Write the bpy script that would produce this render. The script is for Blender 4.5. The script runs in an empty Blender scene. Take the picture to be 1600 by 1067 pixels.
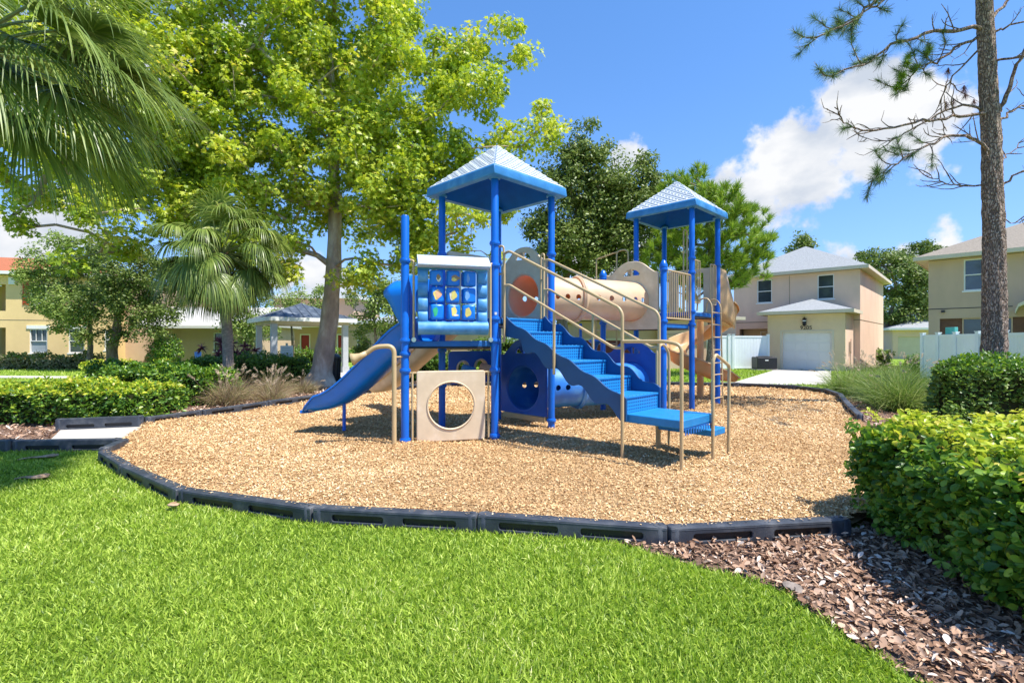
import bpy, math, random
import numpy as np
from mathutils import Vector, Matrix
R = math.radians
rng = np.random.default_rng(7)
random.seed(7)
sc = bpy.context.scene
col = sc.collection

# ------------------------------------------------------------------ camera, sky, sun, exposure
cam_d = bpy.data.cameras.new('camera'); cam = bpy.data.objects.new('camera', cam_d); col.objects.link(cam)
cam.location = (0, 0, 1.46); cam.rotation_euler = (R(90), 0, 0)
cam_d.sensor_width = 36; cam_d.lens = 36 * 765 / 1600
cam_d.clip_start = 0.05; cam_d.clip_end = 2000
sc.camera = cam
sc.view_settings.view_transform = 'Standard'; sc.view_settings.look = 'None'
sc.view_settings.exposure = 1.28; sc.view_settings.gamma = 1; sc.view_settings.use_curve_mapping = False
SUN_EL = 62; SUN_H = (0.90, -0.43)                    # horizontal direction towards the sun
sd = bpy.data.lights.new('sun', 'SUN'); sun = bpy.data.objects.new('sun', sd); col.objects.link(sun)
sd.energy = 3.3; sd.angle = R(0.5); sd.color = (1, .95, .87)
_d = Vector((SUN_H[0] * math.cos(R(SUN_EL)), SUN_H[1] * math.cos(R(SUN_EL)), math.sin(R(SUN_EL)))).normalized()
sun.rotation_euler = _d.to_track_quat('Z', 'Y').to_euler(); sun.location = (20, -10, 30)

def F_(px, py):                                       # direction of a place in the sky
    return Vector(((px - 800) / 765, 1, (533.5 - py) / 765)).normalized()

def make_world():
    w = bpy.data.worlds.new('World'); sc.world = w; w.use_nodes = True
    nt = w.node_tree; N = nt.nodes; Lk = nt.links; N.clear()
    out = N.new('ShaderNodeOutputWorld'); bg = N.new('ShaderNodeBackground'); bg.inputs[1].default_value = 0.15
    sky = N.new('ShaderNodeTexSky'); sky.sky_type = 'NISHITA'; sky.sun_disc = False
    sky.sun_elevation = R(SUN_EL); sky.sun_rotation = math.atan2(SUN_H[0], SUN_H[1])
    sky.air_density = 1.0; sky.dust_density = 0.2; sky.ozone_density = 3.0; sky.altitude = 0
    hs = N.new('ShaderNodeHueSaturation'); hs.inputs['Saturation'].default_value = 1.22; hs.inputs['Value'].default_value = .95
    Lk.new(sky.outputs[0], hs.inputs['Color']); 
    T = (2.1, 4.1, 11.0); ad_ = N.new('ShaderNodeVectorMath'); ad_.operation = 'ADD'; ad_.inputs[1].default_value = T; Lk.new(hs.outputs[0], ad_.inputs[0])
    dv = N.new('ShaderNodeVectorMath'); dv.operation = 'DIVIDE'; Lk.new(hs.outputs[0], dv.inputs[0]); Lk.new(ad_.outputs[0], dv.inputs[1])
    ml = N.new('ShaderNodeVectorMath'); ml.operation = 'MULTIPLY'; ml.inputs[1].default_value = T; Lk.new(dv.outputs[0], ml.inputs[0]); Lk.new(ml.outputs[0], bg.inputs[0])
    tc = N.new('ShaderNodeTexCoord')
    n1 = N.new('ShaderNodeTexNoise'); n1.inputs['Scale'].default_value = 11; n1.inputs['Detail'].default_value = 12; n1.inputs['Roughness'].default_value = .56
    Lk.new(tc.outputs['Generated'], n1.inputs['Vector'])
    blobs = [(1140, 296, .035), (1180, 284, .05), (1225, 262, .064), (1265, 232, .07), (1310, 205, .074), (1350, 178, .066),
             (1392, 168, .06), (1415, 200, .065), (1340, 240, .06), (1290, 275, .055), (1240, 300, .05), (1200, 330, .035), (1440, 160, .05), (1470, 175, .035),
             (1360, 332, .022), (978, 249, .028), (20, 375, .05), (70, 362, .05), (120, 355, .05), (-20, 345, .03), (1330, 405, .03), (1400, 400, .03), (1460, 395, .03), (1592, 338, .022),
             (350, 60, .06), (320, 90, .05), (200, 100, .06), (60, 140, .06), (430, 440, .05), (500, 440, .05), (960, 395, .05), (900, 400, .04)]
    cur = None
    for (px, py, r) in blobs:
        d = F_(px, py)
        vm = N.new('ShaderNodeVectorMath'); vm.operation = 'DISTANCE'; vm.inputs[1].default_value = d
        Lk.new(tc.outputs['Generated'], vm.inputs[0])
        m = N.new('ShaderNodeMath'); m.operation = 'MULTIPLY_ADD'; m.inputs[1].default_value = -1.0; m.inputs[2].default_value = r * 1.2
        Lk.new(vm.outputs['Value'], m.inputs[0])
        if cur is None: cur = m
        else:
            mx = N.new('ShaderNodeMath'); mx.operation = 'SMOOTH_MAX'; mx.inputs[2].default_value = .012
            Lk.new(cur.outputs[0], mx.inputs[0]); Lk.new(m.outputs[0], mx.inputs[1]); cur = mx
    ns = N.new('ShaderNodeMath'); ns.operation = 'MULTIPLY_ADD'; ns.inputs[1].default_value = .24; ns.inputs[2].default_value = -.125
    Lk.new(n1.outputs['Fac'], ns.inputs[0])
    ad = N.new('ShaderNodeMath'); ad.operation = 'ADD'; Lk.new(cur.outputs[0], ad.inputs[0]); Lk.new(ns.outputs[0], ad.inputs[1])
    mr = N.new('ShaderNodeMapRange'); mr.interpolation_type = 'SMOOTHSTEP'; mr.inputs[1].default_value = -.004; mr.inputs[2].default_value = .03
    Lk.new(ad.outputs[0], mr.inputs[0])
    n2 = N.new('ShaderNodeTexNoise'); n2.inputs['Scale'].default_value = 9; n2.inputs['Detail'].default_value = 8
    mp = N.new('ShaderNodeMapping'); mp.inputs['Location'].default_value = (3, 1, .5); mp.inputs['Scale'].default_value = (1, 1, 1.8)
    Lk.new(tc.outputs['Generated'], mp.inputs[0]); Lk.new(mp.outputs[0], n2.inputs['Vector'])
    cr = N.new('ShaderNodeValToRGB'); cr.color_ramp.elements[0].position = .36; cr.color_ramp.elements[0].color = (.56, .62, .72, 1)
    cr.color_ramp.elements[1].position = .6; cr.color_ramp.elements[1].color = (.86, .87, .89, 1)
    Lk.new(n2.outputs['Fac'], cr.inputs[0])
    b2 = N.new('ShaderNodeBackground'); b2.inputs[1].default_value = .47; Lk.new(cr.outputs[0], b2.inputs[0])
    mx = N.new('ShaderNodeMixShader'); Lk.new(mr.outputs[0], mx.inputs[0]); Lk.new(bg.outputs[0], mx.inputs[1]); Lk.new(b2.outputs[0], mx.inputs[2])
    Lk.new(mx.outputs[0], out.inputs[0])
make_world()

# ------------------------------------------------------------------ materials
def new_mat(name):
    m = bpy.data.materials.new(name); m.use_nodes = True
    return m, m.node_tree.nodes, m.node_tree.links, m.node_tree.nodes['Principled BSDF']
def ramp(N, L, fac, cols, pos=None):
    cr = N.new('ShaderNodeValToRGB'); e = cr.color_ramp.elements
    n = len(cols); pos = pos or [i / (n - 1) for i in range(n)]
    while len(e) < n: e.new(.5)
    for i in range(n): e[i].position = pos[i]; e[i].color = (*cols[i], 1)
    L.new(fac, cr.inputs[0]); return cr.outputs[0]
def noise(N, L, scale, detail=4, rough=.55, mapping=None, coord='Object'):
    tc = N.new('ShaderNodeTexCoord'); n = N.new('ShaderNodeTexNoise')
    n.inputs['Scale'].default_value = scale; n.inputs['Detail'].default_value = detail; n.inputs['Roughness'].default_value = rough
    if mapping:
        mp = N.new('ShaderNodeMapping'); mp.inputs['Scale'].default_value = mapping
        L.new(tc.outputs[coord], mp.inputs[0]); L.new(mp.outputs[0], n.inputs['Vector'])
    else: L.new(tc.outputs[coord], n.inputs['Vector'])
    return n.outputs['Fac']
def bump(N, L, h, b, strength=.3, dist=.02):
    bp = N.new('ShaderNodeBump'); bp.inputs['Strength'].default_value = strength; bp.inputs['Distance'].default_value = dist
    L.new(h, bp.inputs['Height']); L.new(bp.outputs[0], b.inputs['Normal'])
def pm(name, c, rough=.5, var=.12, vscale=6, bs=0, bscale=60, bdist=.01, metal=0, spec=.5, c2=None, mapping=None):
    """principled material with large soft colour variation and fine bump"""
    m, N, L, b = new_mat(name)
    c2 = c2 or tuple(min(1, x * (1 + var) + .01 * var) for x in c); c1 = tuple(x * (1 - var) for x in c)
    L.new(ramp(N, L, noise(N, L, vscale, 6, .6, mapping), [c1, c, c2], [.3, .5, .72]), b.inputs['Base Color'])
    b.inputs['Roughness'].default_value = rough; b.inputs['Metallic'].default_value = metal
    b.inputs['Specular IOR Level'].default_value = spec
    if bs: bump(N, L, noise(N, L, bscale, 5, .6), b, bs, bdist)
    return m
def leaf_mat(name, cols, rough=.45, trans=.35, tcol=None, spec=.4, pos=None):
    m, N, L, b = new_mat(name)
    at = N.new('ShaderNodeAttribute'); at.attribute_name = 'rnd'
    c = ramp(N, L, at.outputs['Fac'], cols, pos)
    L.new(c, b.inputs['Base Color']); b.inputs['Roughness'].default_value = rough; b.inputs['Specular IOR Level'].default_value = spec
    t = N.new('ShaderNodeBsdfTranslucent')
    if tcol:
        mc = N.new('ShaderNodeMix'); mc.data_type = 'RGBA'; mc.blend_type = 'MULTIPLY'; mc.inputs[0].default_value = 1
        L.new(c, mc.inputs[6]); mc.inputs[7].default_value = (*tcol, 1); L.new(mc.outputs[2], t.inputs[0])
    else: L.new(c, t.inputs[0])
    mx = N.new('ShaderNodeMixShader'); mx.inputs[0].default_value = trans
    L.new(b.outputs[0], mx.inputs[1]); L.new(t.outputs[0], mx.inputs[2])
    L.new(mx.outputs[0], N['Material Output'].inputs[0]); return m

M = {}
M['post'] = pm('post_blue', (.003, .125, .58), .32, .1, 3)
M['deck'] = pm('deck_blue', (.006, .12, .42), .55, .15, 5, .3, 120)
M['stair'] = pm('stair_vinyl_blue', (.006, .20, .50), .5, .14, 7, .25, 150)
M['stringer'] = pm('stringer_shaded_blue', (.004, .075, .23), .5, .12, 4)  # darker than the stair vinyl: the stringer's shade is put into the colour
M['slideblue'] = pm('slide_plastic_blue', (.004, .19, .76), .33, .1, 3)
M['fade'] = pm('faded_plastic_blue', (.06, .27, .62), .5, .25, 5, .1, 90, c2=(.17, .40, .72))
M['bluetube'] = pm('tunnel_blue', (.02, .17, .60), .42, .25, 2.5, c2=(.10, .33, .70))
M['panelblue'] = pm('panel_blue', (.006, .08, .42), .4, .12, 4)
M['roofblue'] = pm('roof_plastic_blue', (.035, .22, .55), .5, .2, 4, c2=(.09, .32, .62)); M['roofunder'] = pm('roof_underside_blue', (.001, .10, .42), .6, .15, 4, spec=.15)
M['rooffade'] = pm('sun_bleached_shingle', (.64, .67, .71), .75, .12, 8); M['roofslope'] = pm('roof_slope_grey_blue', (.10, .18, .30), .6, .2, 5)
M['pipe'] = pm('beige_pipe', (.52, .38, .20), .38, .1, 6)
M['panel'] = pm('beige_panel', (.68, .54, .37), .55, .08, 5, .08, 80, c2=(.76, .63, .47))
M['bolt'] = pm('steel', (.6, .6, .6), .3, .05, 4, metal=.9)
def tan_plastic():
    m, N, L, b = new_mat('tan_translucent_plastic')
    c = ramp(N, L, noise(N, L, 3, 5), [(.72, .55, .34), (.80, .66, .45)], [.3, .7])
    L.new(c, b.inputs['Base Color']); b.inputs['Roughness'].default_value = .38
    t = N.new('ShaderNodeBsdfTranslucent'); t.inputs[0].default_value = (1.0, .42, .10, 1)
    mx = N.new('ShaderNodeMixShader'); mx.inputs[0].default_value = .27
    L.new(b.outputs[0], mx.inputs[1]); L.new(t.outputs[0], mx.inputs[2]); L.new(mx.outputs[0], N['Material Output'].inputs[0]); return m
M['tan'] = tan_plastic()
M['tanslide'] = tan_plastic(); _n = M['tanslide'].node_tree.nodes; _n['Mix Shader'].inputs[0].default_value = .3; _r = _n['Color Ramp'].color_ramp.elements; _r[0].color = (.64, .45, .21, 1); _r[1].color = (.76, .57, .30, 1)
M['border'] = pm('black_plastic_border', (.042, .05, .066), .5, .3, 5, .2, 120, c2=(.11, .115, .125))
M['bark'] = pm('tree_bark', (.20, .155, .115), .9, .35, 9, .8, 22, .04, spec=.2, c2=(.36, .30, .24), mapping=(1, 1, .35))
M['sycbark'] = pm('sycamore_bark', (.42, .33, .26), .9, .4, 3, .7, 20, .03, spec=.2, c2=(.66, .60, .50), mapping=(1, 1, .4))
def pine_bark():
    m, N, L, b = new_mat('pine_bark')
    tc = N.new('ShaderNodeTexCoord'); mp = N.new('ShaderNodeMapping'); mp.inputs['Scale'].default_value = (1, 1, .30); L.new(tc.outputs['Object'], mp.inputs[0])
    nz = N.new('ShaderNodeTexNoise'); nz.inputs['Scale'].default_value = 9; L.new(mp.outputs[0], nz.inputs['Vector'])
    va = N.new('ShaderNodeVectorMath'); va.operation = 'MULTIPLY_ADD'; va.inputs[1].default_value = (.22, .22, .22); L.new(nz.outputs['Color'], va.inputs[0]); L.new(mp.outputs[0], va.inputs[2])
    v = N.new('ShaderNodeTexVoronoi'); v.feature = 'DISTANCE_TO_EDGE'; v.inputs['Scale'].default_value = 22; L.new(va.outputs[0], v.inputs['Vector'])
    mr = N.new('ShaderNodeMapRange'); mr.inputs[2].default_value = .18; L.new(v.outputs['Distance'], mr.inputs[0])
    c1 = ramp(N, L, noise(N, L, 25, 5), [(.24, .155, .11), (.41, .30, .235), (.54, .45, .39)], [.3, .5, .7])
    mc = N.new('ShaderNodeMix'); mc.data_type = 'RGBA'; L.new(mr.outputs[0], mc.inputs[0]); mc.inputs[6].default_value = (.12, .085, .07, 1); L.new(c1, mc.inputs[7])
    L.new(mc.outputs[2], b.inputs['Base Color']); b.inputs['Roughness'].default_value = .95; b.inputs['Specular IOR Level'].default_value = .15
    bump(N, L, mr.outputs[0], b, .8, .03); return m
M['pinebark'] = pine_bark()
M['palmtrunk'] = pm('palm_trunk', (.24, .20, .17), .9, .3, 12, .6, 30, .02, spec=.2, c2=(.40, .34, .29), mapping=(1, 1, 3))
M['boot'] = pm('palm_boot', (.36, .22, .12), .8, .3, 14, .3, 60, c2=(.55, .40, .27))
M['twig'] = pm('twig', (.20, .14, .09), .85, .25, 30, spec=.2)
M['syc'] = leaf_mat('sycamore_leaf', [(.15, .27, .025), (.38, .50, .045), (.60, .66, .09), (.82, .68, .2)], .40, .42, (1.15, 1.1, .5), pos=[0, .4, .8, 1])
M['oak'] = leaf_mat('oak_leaf', [(.08, .13, .022), (.17, .24, .045), (.33, .39, .11)], .45, .3)
M['oaklight'] = leaf_mat('light_oak_leaf', [(.13, .21, .04), (.25, .35, .07), (.38, .46, .13)], .45, .3)
M['pineleaf'] = leaf_mat('pine_needle', [(.13, .23, .03), (.27, .43, .035), (.46, .58, .07)], .45, .3)
M['pinedark'] = leaf_mat('pine_needle_dark', [(.07, .14, .05), (.13, .23, .06), (.30, .44, .05)], .45, .25, pos=[0, .75, 1])
M['dead'] = leaf_mat('dead_needle', [(.16, .06, .05), (.26, .11, .08)], .8, .2)
M['palm'] = leaf_mat('palm_leaf', [(.10, .16, .035), (.20, .29, .055), (.34, .41, .10), (.56, .54, .20)], .38, .36, spec=.5, pos=[0, .5, .9, 1])
M['palmdry'] = leaf_mat('dry_palm_leaf', [(.22, .15, .08), (.38, .28, .16)], .8, .2)
M['hedge'] = leaf_mat('hedge_leaf', [(.04, .11, .018), (.095, .21, .026), (.20, .35, .04), (.46, .56, .06)], .33, .34, (1.1, 1.15, .5), pos=[0, .45, .82, 1])
M['hedgetop'] = leaf_mat('hedge_new_growth', [(.20, .36, .03), (.42, .54, .035), (.64, .66, .06), (.72, .56, .12)], .38, .4, pos=[0, .4, .85, 1])
M['hedgefar'] = leaf_mat('far_hedge_leaf', [(.06, .13, .02), (.14, .25, .035), (.26, .38, .05)], .42, .3)
M['burg'] = leaf_mat('burgundy_leaf', [(.06, .015, .03), (.16, .03, .06), (.30, .09, .10)], .4, .25)
M['variegated'] = leaf_mat('variegated_leaf', [(.10, .16, .03), (.40, .36, .16), (.60, .50, .30)], .5, .3)
M['grass'] = leaf_mat('grass_blade', [(.09, .17, .018), (.32, .47, .045), (.60, .70, .14), (.86, .80, .46)], .45, .35, (1.1, 1.15, .6), spec=.35, pos=[0, .45, .93, 1])
M['fountain'] = leaf_mat('fountain_grass', [(.13, .24, .03), (.24, .36, .06), (.42, .46, .16)], .5, .35)
M['plume'] = leaf_mat('grass_plume', [(.55, .42, .28), (.75, .64, .48)], .8, .4)
M['purple'] = leaf_mat('tan_purple_grass', [(.20, .12, .09), (.38, .26, .15), (.24, .26, .08), (.52, .40, .26)], .6, .3)
M['chip'] = leaf_mat('wood_chip', [(.36, .20, .09), (.64, .41, .195), (.76, .54, .29), (.87, .74, .52)], .85, .02, spec=.15, pos=[0, .35, .75, 1])
M['barkchip'] = leaf_mat('bark_nugget', [(.13, .075, .05), (.38, .235, .155), (.54, .37, .26), (.70, .61, .53)], .97, .0, spec=.04, pos=[0, .45, .85, 1])
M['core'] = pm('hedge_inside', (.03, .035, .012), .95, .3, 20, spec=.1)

def ground_mat(name, cols, scale, scale2, bs, bdist, rough=.95, pos=None):
    m, N, L, b = new_mat(name)
    n1 = noise(N, L, scale, 8, .7); n2 = noise(N, L, scale2, 6, .6)
    a = N.new('ShaderNodeMath'); a.operation = 'MULTIPLY_ADD'; a.inputs[1].default_value = .35; L.new(n2, a.inputs[0]); 
    s = N.new('ShaderNodeMath'); s.operation = 'MULTIPLY'; s.inputs[1].default_value = .65; L.new(n1, s.inputs[0]); L.new(s.outputs[0], a.inputs[2])
    L.new(ramp(N, L, a.outputs[0], cols, pos), b.inputs['Base Color']); b.inputs['Roughness'].default_value = rough; b.inputs['Specular IOR Level'].default_value = .15
    bump(N, L, n1, b, bs, bdist); return m
M['lawn'] = ground_mat('lawn', [(.09, .14, .02), (.20, .31, .035), (.32, .44, .07)], 45, 1.2, .9, .04, pos=[.3, .5, .68])
M['mulch'] = ground_mat('wood_chip_bed', [(.20, .11, .05), (.50, .32, .15), (.66, .47, .27)], 60, 2, 1, .03, pos=[.33, .5, .68])
M['barkbed'] = ground_mat('bark_mulch_bed', [(.12, .07, .05), (.28, .18, .13), (.42, .30, .24)], 40, 3, 1, .05, pos=[.35, .5, .68])
M['concrete'] = pm('concrete', (.50, .47, .42), .9, .12, 2.5, .2, 60, spec=.2)
def stucco(name, c, var=.07):
    return pm(name, c, .9, var * 1.4, .8, .35, 28, .02, spec=.15, mapping=(1, 1, .55))
M['peach'] = stucco('stucco_peach', (.74, .54, .41)); M['tanw'] = stucco('stucco_tan', (.56, .41, .29)); M['yellow'] = stucco('stucco_yellow', (.78, .57, .28))
M['cream'] = stucco('stucco_cream', (.60, .50, .34)); M['garagew'] = stucco('stucco_garage', (.70, .55, .36))
M['trimcream'] = pm('cream_trim', (.62, .55, .42), .7, .06, 2); M['white'] = pm('white_trim', (.78, .78, .76), .5, .04, 2)
M['gzpost'] = pm('gazebo_white_shaded', (.46, .48, .50), .6, .08, 3); M['vinyl'] = pm('white_vinyl', (.80, .84, .86), .4, .04, 1.5); M['doorw'] = pm('garage_door_white', (.70, .69, .66), .5, .03, 2)  # gazebo posts are white; their shade is put into the grey
M['reddoor'] = pm('red_door', (.35, .03, .02), .45, .1, 3); M['maroon'] = pm('maroon_door', (.13, .02, .015), .5, .1, 3)
M['shutter'] = pm('red_shutter', (.50, .07, .025), .6, .12, 8); M['brown'] = pm('brown_wood', (.14, .06, .03), .6, .2, 6)
M['dark'] = pm('dark_metal', (.035, .035, .04), .5, .2, 10); M['black'] = pm('black_plastic', (.015, .015, .017), .4, .1, 6)
M['seam'] = pm('seam_line', (.25, .20, .14), .9, .1, 3)
M['glass'] = pm('window_glass', (.05, .065, .08), .06, .35, .8, spec=.9, c2=(.10, .13, .14)); M['blind'] = pm('window_blind', (.30, .34, .37), .25, .12, 1.2, spec=.6)
def shingle(name, c):
    m, N, L, b = new_mat(name)
    n1 = noise(N, L, 14, 6, .7, (1, 1, 3)); n2 = noise(N, L, 1.1, 4)
    tc = N.new('ShaderNodeTexCoord'); sp = N.new('ShaderNodeSeparateXYZ'); L.new(tc.outputs['Object'], sp.inputs[0])
    w = N.new('ShaderNodeMath'); w.operation = 'MULTIPLY'; w.inputs[1].default_value = 14; L.new(sp.outputs['Z'], w.inputs[0])
    fr = N.new('ShaderNodeMath'); fr.operation = 'FRACT'; L.new(w.outputs[0], fr.inputs[0])
    cc = ramp(N, L, n1, [tuple(x * .72 for x in c), c, tuple(x * 1.25 for x in c)], [.32, .5, .68])
    mr = N.new('ShaderNodeMapRange'); mr.inputs[1].default_value = 0; mr.inputs[2].default_value = .25; mr.inputs[3].default_value = .62; mr.inputs[4].default_value = 1; L.new(fr.outputs[0], mr.inputs[0])
    mc = N.new('ShaderNodeMix'); mc.data_type = 'RGBA'; mc.blend_type = 'MULTIPLY'; mc.inputs[0].default_value = 1; L.new(cc, mc.inputs[6]); L.new(mr.outputs[0], mc.inputs[7])
    L.new(mc.outputs[2], b.inputs['Base Color']); b.inputs['Roughness'].default_value = .9; b.inputs['Specular IOR Level'].default_value = .2
    bump(N, L, fr.outputs[0], b, .5, .02); return m
M['shgray'] = shingle('gray_shingles', (.33, .345, .35)); M['shtan'] = shingle('tan_shingles', (.30, .26, .21)); M['tile'] = shingle('red_tiles', (.40, .14, .07)); M['shlight'] = shingle('pale_roof', (.50, .49, .46))
M['metalroof'] = pm('gray_metal_roof_dappled', (.075, .095, .125), .5, .25, 2.5, metal=.1, c2=(.22, .25, .29))  # dark tone with paler noise patches: dappled light put into the roof colour

# ------------------------------------------------------------------ mesh helpers
def tag(o, label, cat, group=None, kind=None):
    if label: o['label'] = label
    if cat: o['category'] = cat
    if group: o['group'] = group
    if kind: o['kind'] = kind
    return o
def empty(name, loc=(0, 0, 0), rz=0, label=None, cat=None, group=None):
    o = bpy.data.objects.new(name, None); col.objects.link(o); o.location = loc; o.rotation_euler = (0, 0, rz); o.empty_display_size = .2
    return tag(o, label, cat, group)
def finish(me, name, mat, parent=None, sm=35, world=False, bev=0):
    mats = mat if isinstance(mat, (list, tuple)) else [mat]
    for m in mats: me.materials.append(m)
    o = bpy.data.objects.new(name, me); col.objects.link(o)
    if parent is not None: o.parent = parent
    if sm:
        me.shade_smooth()
        try: me.set_sharp_from_angle(angle=R(sm))
        except Exception: pass
    if bev:
        b = o.modifiers.new('bevel', 'BEVEL'); b.width = bev; b.segments = 2; b.limit_method = 'ANGLE'; b.angle_limit = R(40); b.harden_normals = False
    return o
def np_mesh(name, V, faces, mat, parent=None, rnd=None, sm=0):
    """V (n,3); faces list of (m,k) int arrays"""
    me = bpy.data.meshes.new(name); V = np.asarray(V, np.float32)
    me.vertices.add(len(V)); me.vertices.foreach_set('co', V.ravel())
    idx = np.concatenate([f.ravel() for f in faces]).astype(np.int32)
    tot = np.concatenate([np.full(len(f), f.shape[1]) for f in faces]); st = np.concatenate([[0], np.cumsum(tot)[:-1]]).astype(np.int32)
    me.loops.add(len(idx)); me.loops.foreach_set('vertex_index', idx)
    me.polygons.add(len(tot)); me.polygons.foreach_set('loop_start', st)
    me.update(calc_edges=True)
    if rnd is not None:
        a = me.attributes.new('rnd', 'FLOAT', 'POINT'); a.data.foreach_set('value', np.asarray(rnd, np.float32))
    return finish(me, name, mat, parent, sm)
class MB:
    def __init__(s): s.v = []; s.f = []; s.m = []
    def add(s, v, f, mi=0):
        o = len(s.v); s.v += [tuple(p) for p in v]; s.f += [tuple(i + o for i in q) for q in f]; s.m += [mi] * len(f); return s
    def box(s, x0, x1, y0, y1, z0, z1, mi=0, mat=None):
        v = [(x, y, z) for z in (z0, z1) for x, y in ((x0, y0), (x1, y0), (x1, y1), (x0, y1))]
        if mat is not None: v = [mat @ Vector(p) for p in v]
        return s.add(v, [(3, 2, 1, 0), (4, 5, 6, 7), (0, 1, 5, 4), (1, 2, 6, 5), (2, 3, 7, 6), (3, 0, 4, 7)], mi)
    def tube(s, pts, r, n=8, mi=0, cap=True, closed=False):
        pts = [Vector(p) for p in pts]; k = len(pts); rs = r if isinstance(r, (list, tuple)) else [r] * k
        T = []
        for i in range(k):
            a = pts[(i - 1) % k] if (closed or i > 0) else pts[i]; b = pts[(i + 1) % k] if (closed or i < k - 1) else pts[i]
            t = (b - a); T.append(t.normalized() if t.length > 1e-9 else Vector((0, 0, 1)))
        up = Vector((0, 0, 1)) if abs(T[0].z) < .9 else Vector((1, 0, 0))
        U = (up - T[0] * up.dot(T[0])).normalized(); v = []; 
        for i in range(k):
            U = (U - T[i] * U.dot(T[i])); U = U.normalized() if U.length > 1e-6 else T[i].orthogonal().normalized()
            W = T[i].cross(U)
            for j in range(n):
                a = 2 * math.pi * j / n; v.append(pts[i] + (U * math.cos(a) + W * math.sin(a)) * rs[i])
        f = [(i * n + j, i * n + (j + 1) % n, (i + 1) * n + (j + 1) % n, (i + 1) * n + j) for i in range(k - 1) for j in range(n)]
        if closed: f += [((k - 1) * n + j, (k - 1) * n + (j + 1) % n, (j + 1) % n, j) for j in range(n)]
        elif cap: f += [tuple(reversed(range(n))), tuple((k - 1) * n + j for j in range(n))]
        return s.add(v, f, mi)
    def lathe(s, prof, c, n=20, mi=0):
        """prof [(r,z)]; axis z at c"""
        v = [(c[0] + r * math.cos(2 * math.pi * j / n), c[1] + r * math.sin(2 * math.pi * j / n), c[2] + z) for r, z in prof for j in range(n)]
        k = len(prof)
        f = [(i * n + j, i * n + (j + 1) % n, (i + 1) * n + (j + 1) % n, (i + 1) * n + j) for i in range(k - 1) for j in range(n)]
        f += [tuple(reversed(range(n))), tuple((k - 1) * n + j for j in range(n))]
        return s.add(v, f, mi)
    def build(s, name, mat, parent=None, sm=35, bev=0):
        me = bpy.data.meshes.new(name); me.from_pydata([tuple(p) for p in s.v], [], s.f); 
        if any(s.m): me.polygons.foreach_set('material_index', s.m)
        me.update(); return finish(me, name, mat, parent, sm, bev=bev)
def fillet(pts, r, n=5):
    pts = [Vector(p) for p in pts]; out = [pts[0]]
    for i in range(1, len(pts) - 1):
        a, b, c = pts[i - 1], pts[i], pts[i + 1]; d1 = (a - b); d2 = (c - b); rr = min(r, d1.length * .45, d2.length * .45)
        p = b + d1.normalized() * rr; q = b + d2.normalized() * rr
        for k in range(n + 1):
            t = k / n; out.append(p * (1 - t) ** 2 + b * 2 * t * (1 - t) + q * t * t)
    out.append(pts[-1]); return out
dg = None
def plate(outline, holes=(), thick=.04, bev=.006, mat=None):
    """flat outline (x,z) with holes -> (verts, faces) in local x,z with thickness along y, mapped by matrix mat"""
    cu = bpy.data.curves.new('tmp', 'CURVE'); cu.dimensions = '2D'; cu.fill_mode = 'BOTH'; cu.extrude = max(.0005, thick / 2 - bev); cu.bevel_depth = bev; cu.bevel_resolution = 1; cu.offset = -bev
    for loop in [outline] + list(holes):
        sp = cu.splines.new('POLY'); sp.points.add(len(loop) - 1)
        for p, q in zip(sp.points, loop): p.co = (q[0], q[1], 0, 1)
        sp.use_cyclic_u = True
    ob = bpy.data.objects.new('tmp', cu); col.objects.link(ob)
    bpy.context.view_layer.update(); d = bpy.context.evaluated_depsgraph_get()
    me = bpy.data.meshes.new_from_object(ob.evaluated_get(d)); mt = mat or Matrix()
    v = [mt @ Vector((p.co.x, -p.co.z, p.co.y)) for p in me.vertices]; f = [tuple(q.vertices) for q in me.polygons]
    bpy.data.objects.remove(ob); bpy.data.curves.remove(cu); bpy.data.meshes.remove(me); return v, f
def circle(cx, cz, r, n=32, ry=None): return [(cx + r * math.cos(2 * math.pi * i / n), cz + (ry or r) * math.sin(2 * math.pi * i / n)) for i in range(n)]
def rrect(x0, x1, z0, z1, r, n=4):
    o = []
    for cx, cz, a0 in ((x1 - r, z1 - r, 0), (x0 + r, z1 - r, 90), (x0 + r, z0 + r, 180), (x1 - r, z0 + r, 270)):
        for k in range(n + 1): a = R(a0 + 90 * k / n); o.append((cx + r * math.cos(a), cz + r * math.sin(a)))
    return o
def face_mat(a, b, off=0, z=0):
    """matrix with local x from ground point a to b (origin at their middle), y away to the left normal, z up"""
    a = Vector((*a[:2], 0)); b = Vector((*b[:2], 0)); x = (b - a).normalized(); y = Vector((0, 0, 1)).cross(x); o = (a + b) / 2 + y * off + Vector((0, 0, z))
    m = Matrix.Identity(4)
    for i in range(3): m[i][0] = x[i]; m[i][1] = y[i]; m[i][2] = (0, 0, 1)[i]; m[i][3] = o[i]
    return m
def W(px, py, Z): return Vector(((px - 800) * Z / 765, Z, 1.46 + (533.5 - py) * Z / 765))

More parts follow.
